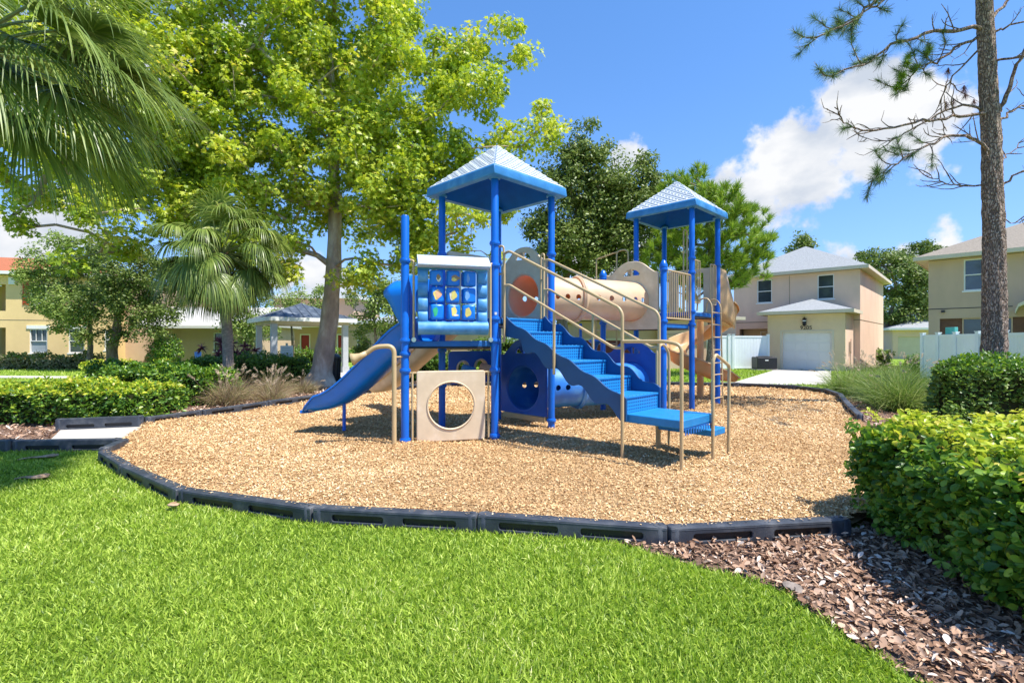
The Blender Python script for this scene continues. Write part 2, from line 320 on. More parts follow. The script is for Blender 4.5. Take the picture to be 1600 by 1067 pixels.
# ------------------------------------------------------------------ scattering of leaves and blades
LEAF = (np.array([(0, 0, 0), (.22, .28, .05), (.24, .62, .04), (0, 1, -.05), (-.24, .62, .04), (-.22, .28, .05), (0, .5, -.02)], float), [(0, 1, 6), (1, 2, 6), (2, 3, 6), (3, 4, 6), (4, 5, 6), (5, 0, 6)])
OVAL = (np.array([(0, 0, 0), (.2, .3, .05), (.3, .62, .06), (.17, .9, .02), (0, 1, -.03), (-.17, .9, .02), (-.3, .62, .06), (-.2, .3, .05), (0, .55, -.04)], float), [(i, (i + 1) % 8, 8) for i in range(8)])
LOBED = (np.array([(0, 0, 0), (.5, .1, -.08), (.22, .35, .03), (.52, .68, -.08), (.15, .62, .03), (0, 1.05, -.1), (-.15, .62, .03), (-.52, .68, -.08), (-.22, .35, .03), (-.5, .1, -.08), (0, .35, .05)], float), [(i, (i + 1) % 10, 10) for i in range(10)])
QUAD = (np.array([(-.5, -.5, 0), (.5, -.5, 0), (.5, .5, .0), (-.5, .5, 0)], float), [(0, 1, 2, 3)])
DIA = (np.array([(0, 0, 0), (.25, .5, .06), (0, 1, -.03), (-.25, .5, .06)], float), [(0, 1, 2, 3)])
def unit(a): return a / np.maximum(np.linalg.norm(a, axis=1, keepdims=True), 1e-9)
def scatter(name, C, Nn, S, shape, mat, parent=None, rnd=None, aspect=None, Dir=None):
    """leaf copies as one mesh: C centres, Nn normals, S sizes, Dir preferred leaf axis"""
    sv, sf = shape; n = len(C); Nn = unit(Nn)
    D = rng.normal(size=(n, 3)) if Dir is None else Dir + rng.normal(size=(n, 3)) * .35
    Y = unit(D - Nn * np.sum(D * Nn, 1, keepdims=True)); X = np.cross(Y, Nn)
    S = np.broadcast_to(S, (n,)); A = np.ones(n) if aspect is None else aspect
    V = C[:, None, :] + S[:, None, None] * (sv[None, :, 0, None] * X[:, None, :] * A[:, None, None] + sv[None, :, 1, None] * Y[:, None, :] + sv[None, :, 2, None] * Nn[:, None, :])
    k = len(sv); fa = np.array(sf); F = (np.arange(n)[:, None, None] * k + fa[None]).reshape(-1, fa.shape[1])
    rr = rng.random(n) if rnd is None else rnd
    return np_mesh(name, V.reshape(-1, 3), [F], mat, parent, np.repeat(rr, k))
def strips(base, dirs, length, width, mat, name, parent=None, segs=3, droop=.3, rnd=None, side=None, curl=None):
    """grass blades: base (n,3), dirs (n,3) unit start directions, bending under gravity"""
    n = len(base); length = np.broadcast_to(length, (n,)); width = np.broadcast_to(width, (n,)); droop = np.broadcast_to(droop, (n,))
    if side is None: side = unit(np.cross(dirs, rng.normal(size=(n, 3))))
    rows = []; p = base.copy(); d = dirs.copy()
    for i in range(segs + 1):
        w = width * (1 - (i / segs) ** 1.6) * (.55 + .45 * min(1, i * 1.2 + .3)) * .5
        if i == segs: rows.append(p[:, None, :])
        else: rows.append(np.stack([p - side * w[:, None], p + side * w[:, None]], 1))
        if i < segs:
            p = p + d * (length / segs)[:, None]; d = d.copy(); d[:, 2] -= droop / segs * 2; d = unit(d)
    V = np.concatenate(rows, 1); k = V.shape[1]; o = np.arange(n)[:, None] * k
    q = [np.stack([2 * i + o[:, 0], 2 * i + 1 + o[:, 0], 2 * i + 3 + o[:, 0], 2 * i + 2 + o[:, 0]], 1) for i in range(segs - 1)]
    t = np.stack([2 * (segs - 1) + o[:, 0], 2 * (segs - 1) + 1 + o[:, 0], 2 * segs + o[:, 0]], 1)
    rr = rng.random(n) if rnd is None else rnd
    return V.reshape(-1, 3), ([np.concatenate(q)] if q else []) + [t], np.repeat(rr, k)
def in_poly(P, poly):
    x, y = P[:, 0], P[:, 1]; c = np.zeros(len(P), bool); n = len(poly)
    for i in range(n):
        x0, y0 = poly[i]; x1, y1 = poly[i - 1]
        if y0 == y1: continue
        c ^= ((y0 > y) != (y1 > y)) & (x < (x1 - x0) * (y - y0) / (y1 - y0) + x0)
    return c

# ------------------------------------------------------------------ ground
def sheet(name, poly, z, mat):
    me = bpy.data.meshes.new(name); me.from_pydata([(x, y, z) for x, y in poly], [], [tuple(range(len(poly)))]); me.update()
    if me.polygons[0].normal.z < 0: me.flip_normals()
    o = finish(me, name, mat, None, 0); o['kind'] = 'structure'; return o
sheet('lawn_ground', [(-700, -200), (700, -200), (700, 1200), (-700, 1200)], -.104, M['lawn'])
PLAY = [(-5.58, 6.75), (-5.36, 6.45), (-4.5, 5.72), (-3.2, 4.79), (-1.7, 4.27), (-.28, 4.09), (1.2, 3.82), (2.72, 3.99), (3.4, 4.45), (4.15, 5.3), (5.0, 6.5), (5.75, 7.8), (6.4, 9.0), (7.0, 10.1), (7.75, 11.4), (8.5, 12.7), (8.9, 13.9), (8.7, 15.1), (7.4, 15.9), (5.6, 16.2), (3.6, 16.4), (1.6, 16.5), (-.4, 16.4), (-2.2, 15.9), (-3.5, 14.9), (-4.3, 13.7), (-4.95, 12.4), (-5.5, 11.0), (-6.1, 9.6), (-6.5, 8.68)]
def hz(x, y):
    return .026 * np.sin(x * 2.3 + 1.4 * np.sin(y * 1.7)) * np.sin(y * 2.1 + 1.1 * np.sin(x * 1.3)) + .008 * np.sin(x * 6.1 + y * 3.7) * np.sin(y * 7.3 - x * 2.9) - .045 * np.exp(-((x + 3.4) ** 2 + (y - 8.2) ** 2) / .35) - .03 * np.exp(-((x - 2.6) ** 2 + (y - 5.3) ** 2) / .3)
sheet('play_area_ground', PLAY, -.05, M['mulch'])
def play_bed():
    g = .1; xs = np.arange(-6.6, 9.1, g); ys = np.arange(3.8, 16.7, g); X, Y = np.meshgrid(xs, ys, indexing='ij'); Z = hz(X, Y); ny = len(ys)
    I, J = np.meshgrid(np.arange(len(xs) - 1), np.arange(ny - 1), indexing='ij'); I = I.ravel(); J = J.ravel()
    k = in_poly(np.stack([xs[I] + g / 2, ys[J] + g / 2], 1), PLAY); I, J = I[k], J[k]
    F = np.stack([I * ny + J, (I + 1) * ny + J, (I + 1) * ny + J + 1, I * ny + J + 1], 1)
    o = np_mesh('play_area_ground', np.stack([X.ravel(), Y.ravel(), Z.ravel()], 1), [F], M['mulch'], None, None, 180); o['kind'] = 'structure'
play_bed()
BEDR = [(.80, 3.82), (1.25, 3.42), (1.66, 3.14), (1.72, 2.9), (1.78, 2.55), (1.88, 2.2), (2.0, 1.2), (14, 1.2), (16.5, 13.6), (9.6, 14.2), (8.6, 12.6), (7.0, 10), (5.8, 7.8), (4.2, 5.3), (3.3, 4.35), (2.7, 3.95), (1.2, 3.75)]
sheet('mulch_bed_ground', BEDR, -.098, M['barkbed'])
BEDL = [(-6.4, 8.75), (-7.6, 8.35), (-6.7, 7.02), (-14, 6.9), (-14.2, 14.3), (-9.5, 15.2), (-9.5, 19.2), (-3, 19.6), (-.5, 17.6), (-.5, 16.4), (-2.2, 16.0), (-3.6, 14.9), (-4.4, 13.7), (-5.0, 12.5), (-5.6, 11.0)]
sheet('mulch_bed_ground', BEDL, -.097, M['barkbed'])
sheet('path', [(-6.7, 7.0), (-5.72, 7.05), (-5.45, 6.8), (-5.0, 7.6), (-6.2, 8.7), (-7.65, 8.3)], -.035, M['concrete'])
sheet('pavement', [(-40, 22.3), (-9, 19.9), (-9, 21.0), (-40, 23.7)], -.09, M['concrete'])
sheet('pavement', [(6.3, 17.7), (12.3, 17.6), (19, 15.2), (19.4, 16.1), (12.6, 18.7), (6.3, 18.6)], -.092, M['concrete'])
sheet('driveway', [(14.9, 27.45), (16.95, 26.0), (12.1, 18.55), (8.4, 18.55), (9.6, 20.2)], -.088, M['concrete'])
sheet('road', [(-120, 46), (120, 50), (120, 56), (-120, 52)], -.09, pm('asphalt', (.10, .10, .10), .9, .2, 3))
sheet('pavement', [(-14, 20.8), (-6, 20.8), (-6, 27), (-14, 27)], -.086, M['concrete'])

# wood chips over the play area, bark nuggets in the bed
def chips(name, poly, dens, ymin, ymax, smin, smax, z, mat, asp=(.25, .55), tilt=.55, xr=None):
    w = ymax * 1.1; n = int(dens * (ymax - ymin) * 2 * w)
    P = np.stack([rng.uniform(-w, w, n), rng.uniform(ymin, ymax, n), np.zeros(n)], 1)
    P = P[in_poly(P, poly) & (np.abs(P[:, 0]) < P[:, 1] * 1.08 + .3)]
    if xr: P = P[(P[:, 0] > xr[0]) & (P[:, 0] < xr[1])]
    n = len(P); P[:, 2] = z + rng.random(n) ** 2 * smax * .5
    Nn = rng.normal(size=(n, 3)) * tilt; Nn[:, 2] = 1
    return P, Nn, rng.uniform(smin, smax, n), rng.uniform(asp[0], asp[1], n)
parts = [chips('', PLAY, d, a, b, s0, s1, .006, None) for d, a, b, s0, s1 in ((3600, 3.8, 5.6, .009, .028), (2400, 5.6, 8, .011, .032), (1100, 8, 11, .015, .042), (450, 11, 16.5, .022, .06))]
P, Nn, S, A = [np.concatenate(x) for x in zip(*parts)]; P[:, 2] += hz(P[:, 0], P[:, 1]); _r = np.clip(rng.random(len(P)) * .9 + .1 * np.sin(P[:, 0] * 1.3 + 2 * np.sin(P[:, 1] * .9)), 0, 1)
tag(scatter('wood_chips', P, Nn, S, QUAD, M['chip'], aspect=A, rnd=_r), 'golden wood chips covering the playground surface', 'wood chips', kind='stuff')
def spilled():
    B_ = []
    for i in range(1, 7):
        a, b = np.array(fr0[i]), np.array(fr0[i + 1]); n = 46; t = rng.random(n)[:, None]; d = (b - a) / np.linalg.norm(b - a); nrm = np.array([d[1], -d[0]])
        B_.append(np.concatenate([a + (b - a) * t + nrm * rng.uniform(-.05, .035, n)[:, None], np.full((n, 1), .046)], 1))
    P = np.concatenate(B_); n = len(P); Nn = rng.normal(size=(n, 3)) * .2; Nn[:, 2] = 1
    tag(scatter('spilled_chips', P, Nn, rng.uniform(.008, .026, n), QUAD, M['chip'], aspect=rng.uniform(.25, .6, n)), 'loose wood chips spilled on top of the black border', 'wood chips', kind='stuff')
fr0 = [(-5.58, 7.05), (-5.36, 6.42), (-4.5, 5.70), (-3.2, 4.76), (-1.7, 4.24), (-.28, 4.05), (1.2, 3.79), (2.72, 3.97)]
spilled()
parts = [chips('', BEDR, d, a, b, s0, s1, -.095, None, (.4, 1.05), .5, xr) for d, a, b, s0, s1, xr in ((2300, 1.6, 4.6, .014, .068, (0, 5)), (300, 4.6, 14, .03, .08, None))] + [chips('', BEDL, 260, 6.8, 19, .04, .10, -.094, None, (.35, .8), .6, None)]
P, Nn, S, A = [np.concatenate(x) for x in zip(*parts)]
tag(scatter('bark_mulch', P, Nn, S, OVAL, M['barkchip'], aspect=A), 'dark brown bark mulch in the planting beds', 'bark mulch', kind='stuff')

# lawn blades
def lawn():
    Bp, Ln, Wd = [], [], []
    fx = [p[0] for p in PLAY[:8]]; fy = [p[1] for p in PLAY[:8]]
    bx = [2.0, 1.88, 1.78, 1.72, 1.66, 1.25, .80, .2]; by = [1.2, 2.2, 2.55, 2.9, 3.14, 3.42, 3.82, 4.0]
    for y0, y1, dens, ln, wd in ((1.75, 2.6, 12000, .042, .0078), (2.6, 3.6, 8500, .045, .0088), (3.6, 5.0, 5200, .048, .0105), (5.0, 7.3, 3200, .05, .013)):
        w = y1 * 1.1; n = int(dens * (y1 - y0) * 2 * w); P = np.stack([rng.uniform(-w, w, n), rng.uniform(y0, y1, n), np.full(n, -.104)], 1)
        yb = np.interp(P[:, 0], fx, fy); yb = np.where(P[:, 0] < -5.6, 7.0, yb)
        jag = .035 * np.sin(P[:, 1] * 17 + 3 * np.sin(P[:, 0] * 9)) + rng.normal(size=n) * .03
        xb = np.interp(P[:, 1], by, bx) + jag
        k = (P[:, 1] < yb - .07) & (P[:, 0] < xb) & (np.abs(P[:, 0]) < P[:, 1] * 1.08 + .25)
        P = P[k]; Bp.append(P); n = len(P); Ln.append(ln * rng.uniform(.55, 1.35, n)); Wd.append(wd * rng.uniform(.7, 1.3, n))
    B = np.concatenate(Bp); n = len(B); D = rng.normal(size=(n, 3)) * .62; D[:, 2] = 1
    # gentle clumping: neighbouring blades lean alike
    D[:, 0] += .16 * np.sin(B[:, 0] * 5.1 + 2 * np.sin(B[:, 1] * 3.3)); D[:, 1] += .16 * np.sin(B[:, 1] * 6.3 + 2 * np.sin(B[:, 0] * 4.7))
    patch = .5 + .5 * np.sin(B[:, 0] * 1.7 + 1.3 * np.sin(B[:, 1] * 2.1)) * np.sin(B[:, 1] * 1.9 + np.sin(B[:, 0] * 2.7))
    rnd = np.clip(rng.random(n) * .85 + .15 * patch, 0, 1)
    V, F, rr = strips(B, unit(D), np.concatenate(Ln) * (.85 + .3 * patch), np.concatenate(Wd), None, '', droop=rng.uniform(.0, .45, n), rnd=rnd)
    o = np_mesh('lawn_grass', V, F, M['grass'], None, rr); tag(o, 'bright green mown grass in front of the playground border', 'grass', kind='stuff')
    # shorter turf further away
    B = []
    for (x0, x1, y0, y1, n) in ((6, 19, 16.3, 27, 16000), (-34, -9, 19.5, 30, 12000), (8, 30, 24, 60, 9000), (-8, 8, 17, 27, 12000), (-11, -7, 7, 8.3, 0)):
        B.append(np.stack([rng.uniform(x0, x1, n), rng.uniform(y0, y1, n), np.full(n, -.104)], 1))
    B = np.concatenate(B)
    hard = [[(6.3, 17.7), (12.3, 17.6), (19, 15.2), (19.4, 16.1), (12.6, 18.7), (6.3, 18.6)], [(14.9, 27.45), (16.95, 26.0), (12.1, 18.55), (8.4, 18.55)], [(-40, 22.3), (-9, 19.9), (-9, 21), (-40, 23.7)], [(-14, 20.8), (-6, 20.8), (-6, 27), (-14, 27)], BEDL, BEDR, PLAY]
    for h in hard: B = B[~in_poly(B, h)]
    n = len(B); D = rng.normal(size=(n, 3)) * .4; D[:, 2] = 1
    V, F, rr = strips(B, unit(D), rng.uniform(.06, .11, n), rng.uniform(.03, .05, n), None, '', segs=2)
    tag(np_mesh('lawn_grass', V, F, M['grass'], None, rr), 'short green lawn around the far houses', 'grass', kind='stuff')
lawn()

# ------------------------------------------------------------------ border rails
def border_rail(a, b, label, h=.145, z0=-.104):
    L = (Vector((*b, 0)) - Vector((*a, 0))).length - .012
    o = empty('border_rail', (0, 0, 0), 0, label, 'border rail', 'black border rails around the playground')
    m = face_mat(a, b, 0, z0); mb = MB()
    hl = [rrect(-L / 2 + L * .12, -L / 2 + L * .44, .035, .09, .02), rrect(-L / 2 + L * .56, -L / 2 + L * .88, .035, .09, .02)]
    for y in (-.043, .043):
        v, f = plate(rrect(-L / 2, L / 2, 0, h - .006, .012), hl, .024, .006, m @ Matrix.Translation((0, y, 0))); mb.add(v, f)
    mb.build('side_wall', M['border'], o, 40)
    mb = MB()
    mb.box(-L / 2 + .012, L / 2 - .012, -.029, .029, .006, h - .022, mat=m); mb.build('core', M['black'], o, 0)
    mb = MB(); prof = [(-.057, .0), (-.052, .012), (-.038, .018), (.038, .018), (.052, .012), (.057, 0)]
    v = [m @ Vector((x, y, h - .022 + z)) for x in (-L / 2 + .01, L / 2 - .01) for y, z in prof]; k = len(prof)
    mb.add(v, [(i, i + 1, k + i + 1, k + i) for i in range(k - 1)] + [tuple(reversed(range(k))), tuple(range(k, 2 * k))])
    for sx in (-1, 1):
        c = m @ Vector((sx * (L / 2 - .05), 0, 0)); mb.lathe([(.058, 0), (.058, h - .012), (.05, h - .001), (.0, h + .001)], c, 18)
    mb.lathe([(.016, 0), (.016, .006), (.008, .009)], m @ Vector((L / 2 - .05, 0, h)), 10)
    mb.build('top_rail', M['border'], o, 40)
    mid = (Vector((*a, 0)) + Vector((*b, 0))) / 2; o.location = (mid.x, mid.y, z0 + random.uniform(-.006, .004)); o.rotation_euler = (R(random.uniform(-.5, .5)), R(random.uniform(-.35, .35)), R(random.uniform(-.4, .4)))
    for ch in o.children: ch.location = (-mid.x, -mid.y, -z0)
    return o
fr = [(-5.58, 7.05), (-5.36, 6.42), (-4.5, 5.70), (-3.2, 4.76), (-1.7, 4.24), (-.28, 4.05), (1.2, 3.79), (2.72, 3.97)]
nm = ['black plastic border rail standing end-on at the corner where the lawn meets the path', 'first black border rail along the lawn from the path corner', 'second black border rail along the lawn from the path corner', 'third black border rail along the lawn, where the edge bends toward the camera', 'fourth black border rail along the lawn, straight in front of the beige hole panel', 'widest looking black border rail, on the lawn edge in front of the stairs', 'black border rail running from the bare bark mulch into the near hedge']
for i in range(7): border_rail(fr[i], fr[i + 1], nm[i], h=.175 if i == 0 else .145)
border_rail((-7.05, 6.95), (-5.66, 7.08), 'black border rail along the lawn side of the path, ending at the rail corner', h=.175)
border_rail((-8.5, 6.86), (-7.06, 6.95), 'black border rail along the lawn side of the path, cut by the left picture edge', h=.175)
border_rail((-7.72, 8.3), (-6.52, 8.66), 'black border rail on the far side of the path, below the bright hedge', h=.20, z0=-.045)
lf = [(-6.5, 8.68), (-6.1, 9.6), (-5.5, 11.0), (-4.95, 12.4), (-4.3, 13.7), (-3.5, 14.9), (-2.2, 15.9)]
nl = ['left edge border rail nearest the path beside the bark bed', 'left edge border rail in front of the tan ornamental grass', 'left edge border rail level with the palm trunk grass clumps', 'left edge border rail ending at the foot of the big sycamore', 'left edge border rail behind the blue slide foot', 'left edge border rail seen between the slide and the talk tube']
for i in range(6): border_rail(lf[i], lf[i + 1], nl[i], z0=-.02)
bk = [(-2.2, 15.9), (-.4, 16.4), (1.6, 16.5), (3.6, 16.4), (5.6, 16.2), (7.4, 15.9), (8.7, 15.1)]
nb = ['back edge border rail seen under the triangular deck', 'back edge border rail seen behind the blue tunnel panel', 'back edge border rail seen behind the stairs', 'back edge border rail behind the near corner post of the far tower', 'back edge border rail behind the foot of the spiral slide', 'back edge border rail in front of the driveway']
for i in range(6): border_rail(bk[i], bk[i + 1], nb[i], z0=-.02)
rt = [(8.7, 15.1), (8.9, 13.9), (8.5, 12.7), (7.75, 11.4), (7.0, 10.1), (6.4, 9.0), (5.75, 7.8), (5.0, 6.5), (4.15, 5.3), (3.3, 4.35)]
nr = ['right edge border rail at the far back corner by the fountain grass', 'right edge border rail at the left foot of the fountain grass', 'right edge border rail curving in front of the fountain grass', 'right edge border rail below the fountain grass, just above the near hedge', 'right edge border rail disappearing behind the near hedge top']
for i in range(5): border_rail(rt[i], rt[i + 1], nr[i], z0=-.02)

# ------------------------------------------------------------------ play structure
PS = empty('play_structure', (0, 0, 0), 0, 'blue and beige playground climbing structure with two roofed towers, tunnels, stairs and slides', 'play structure')
V3 = Vector
P1, P2, P3, P4, P0 = (-.26, 7.40), (.67, 8.33), (-1.19, 8.33), (-.26, 9.27), (-1.54, 7.05)
TN, TL, TR, TF, CA, CD = (3.85, 10.48), (2.90, 11.43), (4.80, 11.43), (3.85, 12.38), (2.95, 9.53), (1.95, 10.48)
DK1, DK0, DK2 = 1.82, 1.47, 2.10
def post(p, top, clamps, r=.0575):
    mb = MB(); prof = [(r, -.02), (r, top - .02), (r * .85, top), (0.001, top + .004)]
    o = mb.lathe(prof, (p[0], p[1], 0), 20).build('post', M['post'], PS)
    for z in clamps:
        c = MB().lathe([(r + .001, -.035), (r + .016, -.03), (r + .019, -.012), (r + .024, -.01), (r + .024, .01), (r + .019, .012), (r + .016, .03), (r + .001, .035)], (p[0], p[1], z), 20)
        c.build('clamp', M['post'], o)
    return o
post(P1, 3.93, [2.94, 2.61, 1.80, 1.47, 1.03, .04]); post(P2, 3.93, [2.94, 1.80, .12]); post(P3, 3.93, [2.94, 1.80, 1.31, .71]); post(P4, 3.93, [2.94, 1.80])
post(P0, 3.27, [2.62, 1.47, 1.28, 1.04, .04])
post(TN, 4.33, [3.24, 2.93, 2.10, 1.82]); post(TL, 4.33, [3.2, 2.1]); post(TR, 4.33, [3.24, 2.08]); post(TF, 4.33, [3.2, 2.1])
st_ = MB(); st_.add([(P1[0] + .0, P1[1] - .0605, 1.86), (P1[0] + .035, P1[1] - .0515, 1.86), (P1[0] + .035, P1[1] - .0515, 1.90), (P1[0], P1[1] - .0605, 1.90)], [(0, 1, 2, 3)]).build('sticker', M['rooffade'], PS, 0)
def dome_post(p, top, clamps):
    o = post(p, top, clamps)
    MB().lathe([(.075, -.03), (.078, .02), (.06, .05), (.045, .09), (.02, .115), (.001, .12)], (p[0], p[1], top), 20).build('cap', M['post'], o)
dome_post(CA, 2.93, [2.86, 1.85, 1.30]); dome_post(CD, 2.87, [2.8, 1.85])

def deck(pts, z, name='deck', th=.09):
    mb = MB(); c = sum((V3((*p, 0)) for p in pts), V3()) / len(pts)
    q = [c + (V3((*p, 0)) - c) * .93 for p in pts]; n = len(q)
    v = [(p.x, p.y, z - th) for p in q] + [(p.x, p.y, z) for p in q]
    mb.add(v, [tuple(reversed(range(n))), tuple(range(n, 2 * n))] + [(i, (i + 1) % n, n + (i + 1) % n, n + i) for i in range(n)])
    o = mb.build(name, M['deck'], PS, 30, bev=.012)
    ed = MB()
    for i in range(n):
        a, b = q[i], q[(i + 1) % n]; d = (b - a).normalized()
        ed.tube([a + d * .04 + V3((0, 0, z - th - .012)), b - d * .04 + V3((0, 0, z - th - .012))], .012, 6)
    ed.build('deck_rim', M['black'], o, 30); return o
deck([P1, P2, P4, P3], DK1); deck([P0, P1, P3], DK0); deck([TN, TR, TF, TL], DK2); deck([CA, TN, TL, CD], DK1)

def roof(c, zb, hd=1.2):
    cx, cy = c; th = .165; top = zb + .89
    def ring(k, z): return [(cx, cy - hd * k, z), (cx + hd * k, cy, z), (cx, cy + hd * k, z), (cx - hd * k, cy, z)]
    v = ring(.99, zb) + ring(1.0, zb + .02) + ring(.985, zb + th - .02) + ring(.955, zb + th) + [(cx, cy, top)] + ring(.86, zb + .004) + ring(.80, zb + .06) + [(cx, cy, top - .22)]
    f = []
    for i in range(4):
        j = (i + 1) % 4
        f += [(i, j, 4 + j, 4 + i), (4 + i, 4 + j, 8 + j, 8 + i), (8 + i, 8 + j, 12 + j, 12 + i), (12 + i, 12 + j, 16)]
        f += [(17 + i, 17 + j, j, i), (21 + i, 21 + j, 17 + j, 17 + i), (25, 21 + j, 21 + i)]
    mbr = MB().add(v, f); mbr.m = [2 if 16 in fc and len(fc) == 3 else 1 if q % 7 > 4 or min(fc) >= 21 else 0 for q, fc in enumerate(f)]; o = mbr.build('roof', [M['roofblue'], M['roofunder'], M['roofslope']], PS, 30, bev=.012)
    # raised sun-bleached shingle courses on each slope
    mb = MB(); n = 12
    for i in range(4):
        a = V3(v[12 + i]); b = V3(v[12 + (i + 1) % 4]); t = V3(v[16]); nn = (b - a).cross(t - a).normalized()
        def bar(p, q, w, up):
            w2 = up * w * .5; e = .007
            vs = [p - w2 + nn * .001, q - w2 + nn * .001, q + w2 + nn * .001, p + w2 + nn * .001, p - w2 + nn * e, q - w2 + nn * e, q + w2 + nn * e, p + w2 + nn * e]
            mb.add(vs, [(0, 3, 2, 1), (4, 5, 6, 7), (0, 1, 5, 4), (1, 2, 6, 5), (2, 3, 7, 6), (3, 0, 4, 7)])
        mid = (a + b) / 2; up = (t - mid).normalized(); H = (t - mid).length; al = (b - a).normalized(); Lh = (b - a).length / 2
        for k in range(n):
            s = (k + .12) / n; hw = Lh * (1 - s) - .012
            if hw < .02: continue
            p0 = mid + up * H * s; bar(p0 - al * hw, p0 + al * hw, H / n * .42, up)
            step = .22; x = -Lh + (step / 2 if k % 2 else 0) + .1
            while x < Lh:
                s2 = (k + 1.0) / n; lim = Lh * (1 - s2) - .02
                if abs(x) < lim: bar(mid + up * H * (k + .4) / n + al * x - al * .014, mid + up * H * (k + .4) / n + al * x + al * .014, H / n * .9, up)
                x += step
    mb.build('shingle_relief', M['rooffade'], o, 0)
    for i in range(4):
        dx, dy = ((0, -1), (1, 0), (0, 1), (-1, 0))[i]; g = MB(); p = V3((cx + dx * .93, cy + dy * .93, zb + .03))
        g.lathe([(.085, -.03), (.085, .0), (.06, .02)], p, 14); g.build('post_socket', M['fade'], o)
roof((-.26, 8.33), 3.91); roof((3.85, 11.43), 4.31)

# --- deck panels and tunnels
def arch_outline(w, z0, zs, zp, n=36):
    """panel with shoulders at zs and a broad smooth arch to zp"""
    o = [(-w / 2, z0), (w / 2, z0), (w / 2, zs - .03), (w / 2 - .012, zs - .006)]
    for k in range(n + 1):
        x = (w / 2 - .03) * (1 - 2 * k / n); q = min(1, abs(x) / (.45 * w)); o.append((x, zs + (zp - zs) * (.5 + .5 * math.cos(math.pi * q ** 1.35)) ** .8))
    return o + [(-w / 2 + .012, zs - .006), (-w / 2, zs - .03)]
def slot(w, z0, z1):
    return [(-w / 2, z0), (-.012, z0), (-.012, z1), (-w * .3, z1 - .03), (-w / 2, z0 + .04)], [(.012, z0), (w / 2, z0), (w / 2, z0 + .04), (w * .3, z1 - .03), (.012, z1)]
def tunnel_panel(a, b, z0, zs, zp, zc, r, mat, sl, label=None):
    m = face_mat(a, b); L = (V3(a) - V3(b)).length - .2
    h1, h2 = slot(.36, sl, sl + .125)
    v, f = plate(arch_outline(L, z0, zs, zp), [circle(0, zc, r, 40), h1, h2], .05, .012, m)
    o = MB().add(v, f).build('panel', mat, PS, 40)
    if label: o['label'] = label
    ring = MB(); pts = [m @ V3((x, y * 1.0, z)) for x, z in circle(0, zc, r + .02, 40) for y in (0,)]
    ring.tube(pts, .03, 8, closed=True); ring.build('opening_ring', mat, o, 40); return m
tunnel_panel(P4, P2, DK1 + .01, 2.88, 3.15, 2.28, .385, M['panel'], 2.93, 'beige tunnel entry panel on the near tower')
tunnel_panel(CD, CA, DK1 - .12, 2.84, 3.09, 2.26, .385, M['panel'], 2.80, 'arched beige tunnel end panel on the middle deck')
tunnel_panel(P4, P2, .16, 1.22, 1.50, .63, .395, M['panelblue'], 1.25, 'blue crawl tunnel entry panel under the near tower')
tunnel_panel(CD, CA, .16, 1.22, 1.50, .63, .395, M['panelblue'], 1.22, 'blue crawl tunnel end panel under the middle deck')
mb = MB(); m = face_mat(P4, P2); mb.box(-.5, .5, -.03, .03, .06, .155, mat=m); mb.build('panel_foot_rail', M['pipe'], PS, 30, bev=.01)
def tunnel(zc, r, mat, ts, name_label):
    A = V3((.205, 8.80)); B = V3((2.45, 10.0)); n = V3((.7071, .7071)); c1 = A + n * .8; c2 = B - n * .8
    def pt(t):
        q = A * (1 - t) ** 3 + c1 * 3 * t * (1 - t) ** 2 + c2 * 3 * t * t * (1 - t) + B * t ** 3; return V3((q.x, q.y, zc))
    K = 36; pts = [pt(i / K) for i in range(K + 1)]; s = MB(); n_ = 40
    s.tube(pts, r, n_, cap=False); s2 = MB(); s2.tube(pts, r - .018, n_, cap=False)
    o = len(s.v); s.v += s2.v; s.f += [tuple(reversed([i + o for i in q])) for q in s2.f]
    s.m = [0] * len(s.f)
    for e, rev in ((0, False), (K * n_, True)):
        for j in range(n_):
            a, b = e + j, e + (j + 1) % n_; q = (b, a, a + o, b + o); s.f.append(tuple(reversed(q)) if rev else q); s.m.append(0)
    ob = s.build('tunnel', mat, PS, 40); ob['label'] = name_label
    cut = MB()
    for t in ts:
        c = pt(t); d = (pt(t + .01) - pt(t - .01)).normalized(); side = V3((0, 0, 1)).cross(d)
        cut.tube([c - side * .7, c + side * .7], .052, 16)
    co = cut.build('cutter', mat, None, 0)
    md = ob.modifiers.new('b', 'BOOLEAN'); md.object = co; md.operation = 'DIFFERENCE'; md.solver = 'EXACT'
    bpy.context.view_layer.update(); d = bpy.context.evaluated_depsgraph_get(); me = bpy.data.meshes.new_from_object(ob.evaluated_get(d))
    ob.modifiers.clear(); old = ob.data; ob.data = me; bpy.data.meshes.remove(old); cd = co.data; bpy.data.objects.remove(co); bpy.data.meshes.remove(cd)
    me.shade_smooth(); me.set_sharp_from_angle(angle=R(40))
    for t0 in (.46,):
        fl = MB(); c = pt(t0); d = (pt(t0 + .02) - pt(t0 - .02)).normalized()
        fl.tube([c - d * .05, c - d * .045, c - d * .012, c - d * .008, c + d * .008, c + d * .012, c + d * .045, c + d * .05], [r - .01, r + .035, r + .05, r + .055, r + .055, r + .05, r + .035, r - .01], 40, cap=False)
        fl.build('flange', mat, ob, 50)
    return ob
tunnel(2.27, .39, M['tan'], [.13, .22, .31, .40, .56, .66, .76, .86, .93], 'curved beige tunnel with portholes joining the two towers')
tunnel(.63, .40, M['bluetube'], [.13, .22, .31, .66, .76, .9], 'curved blue crawl tunnel with portholes near the ground')

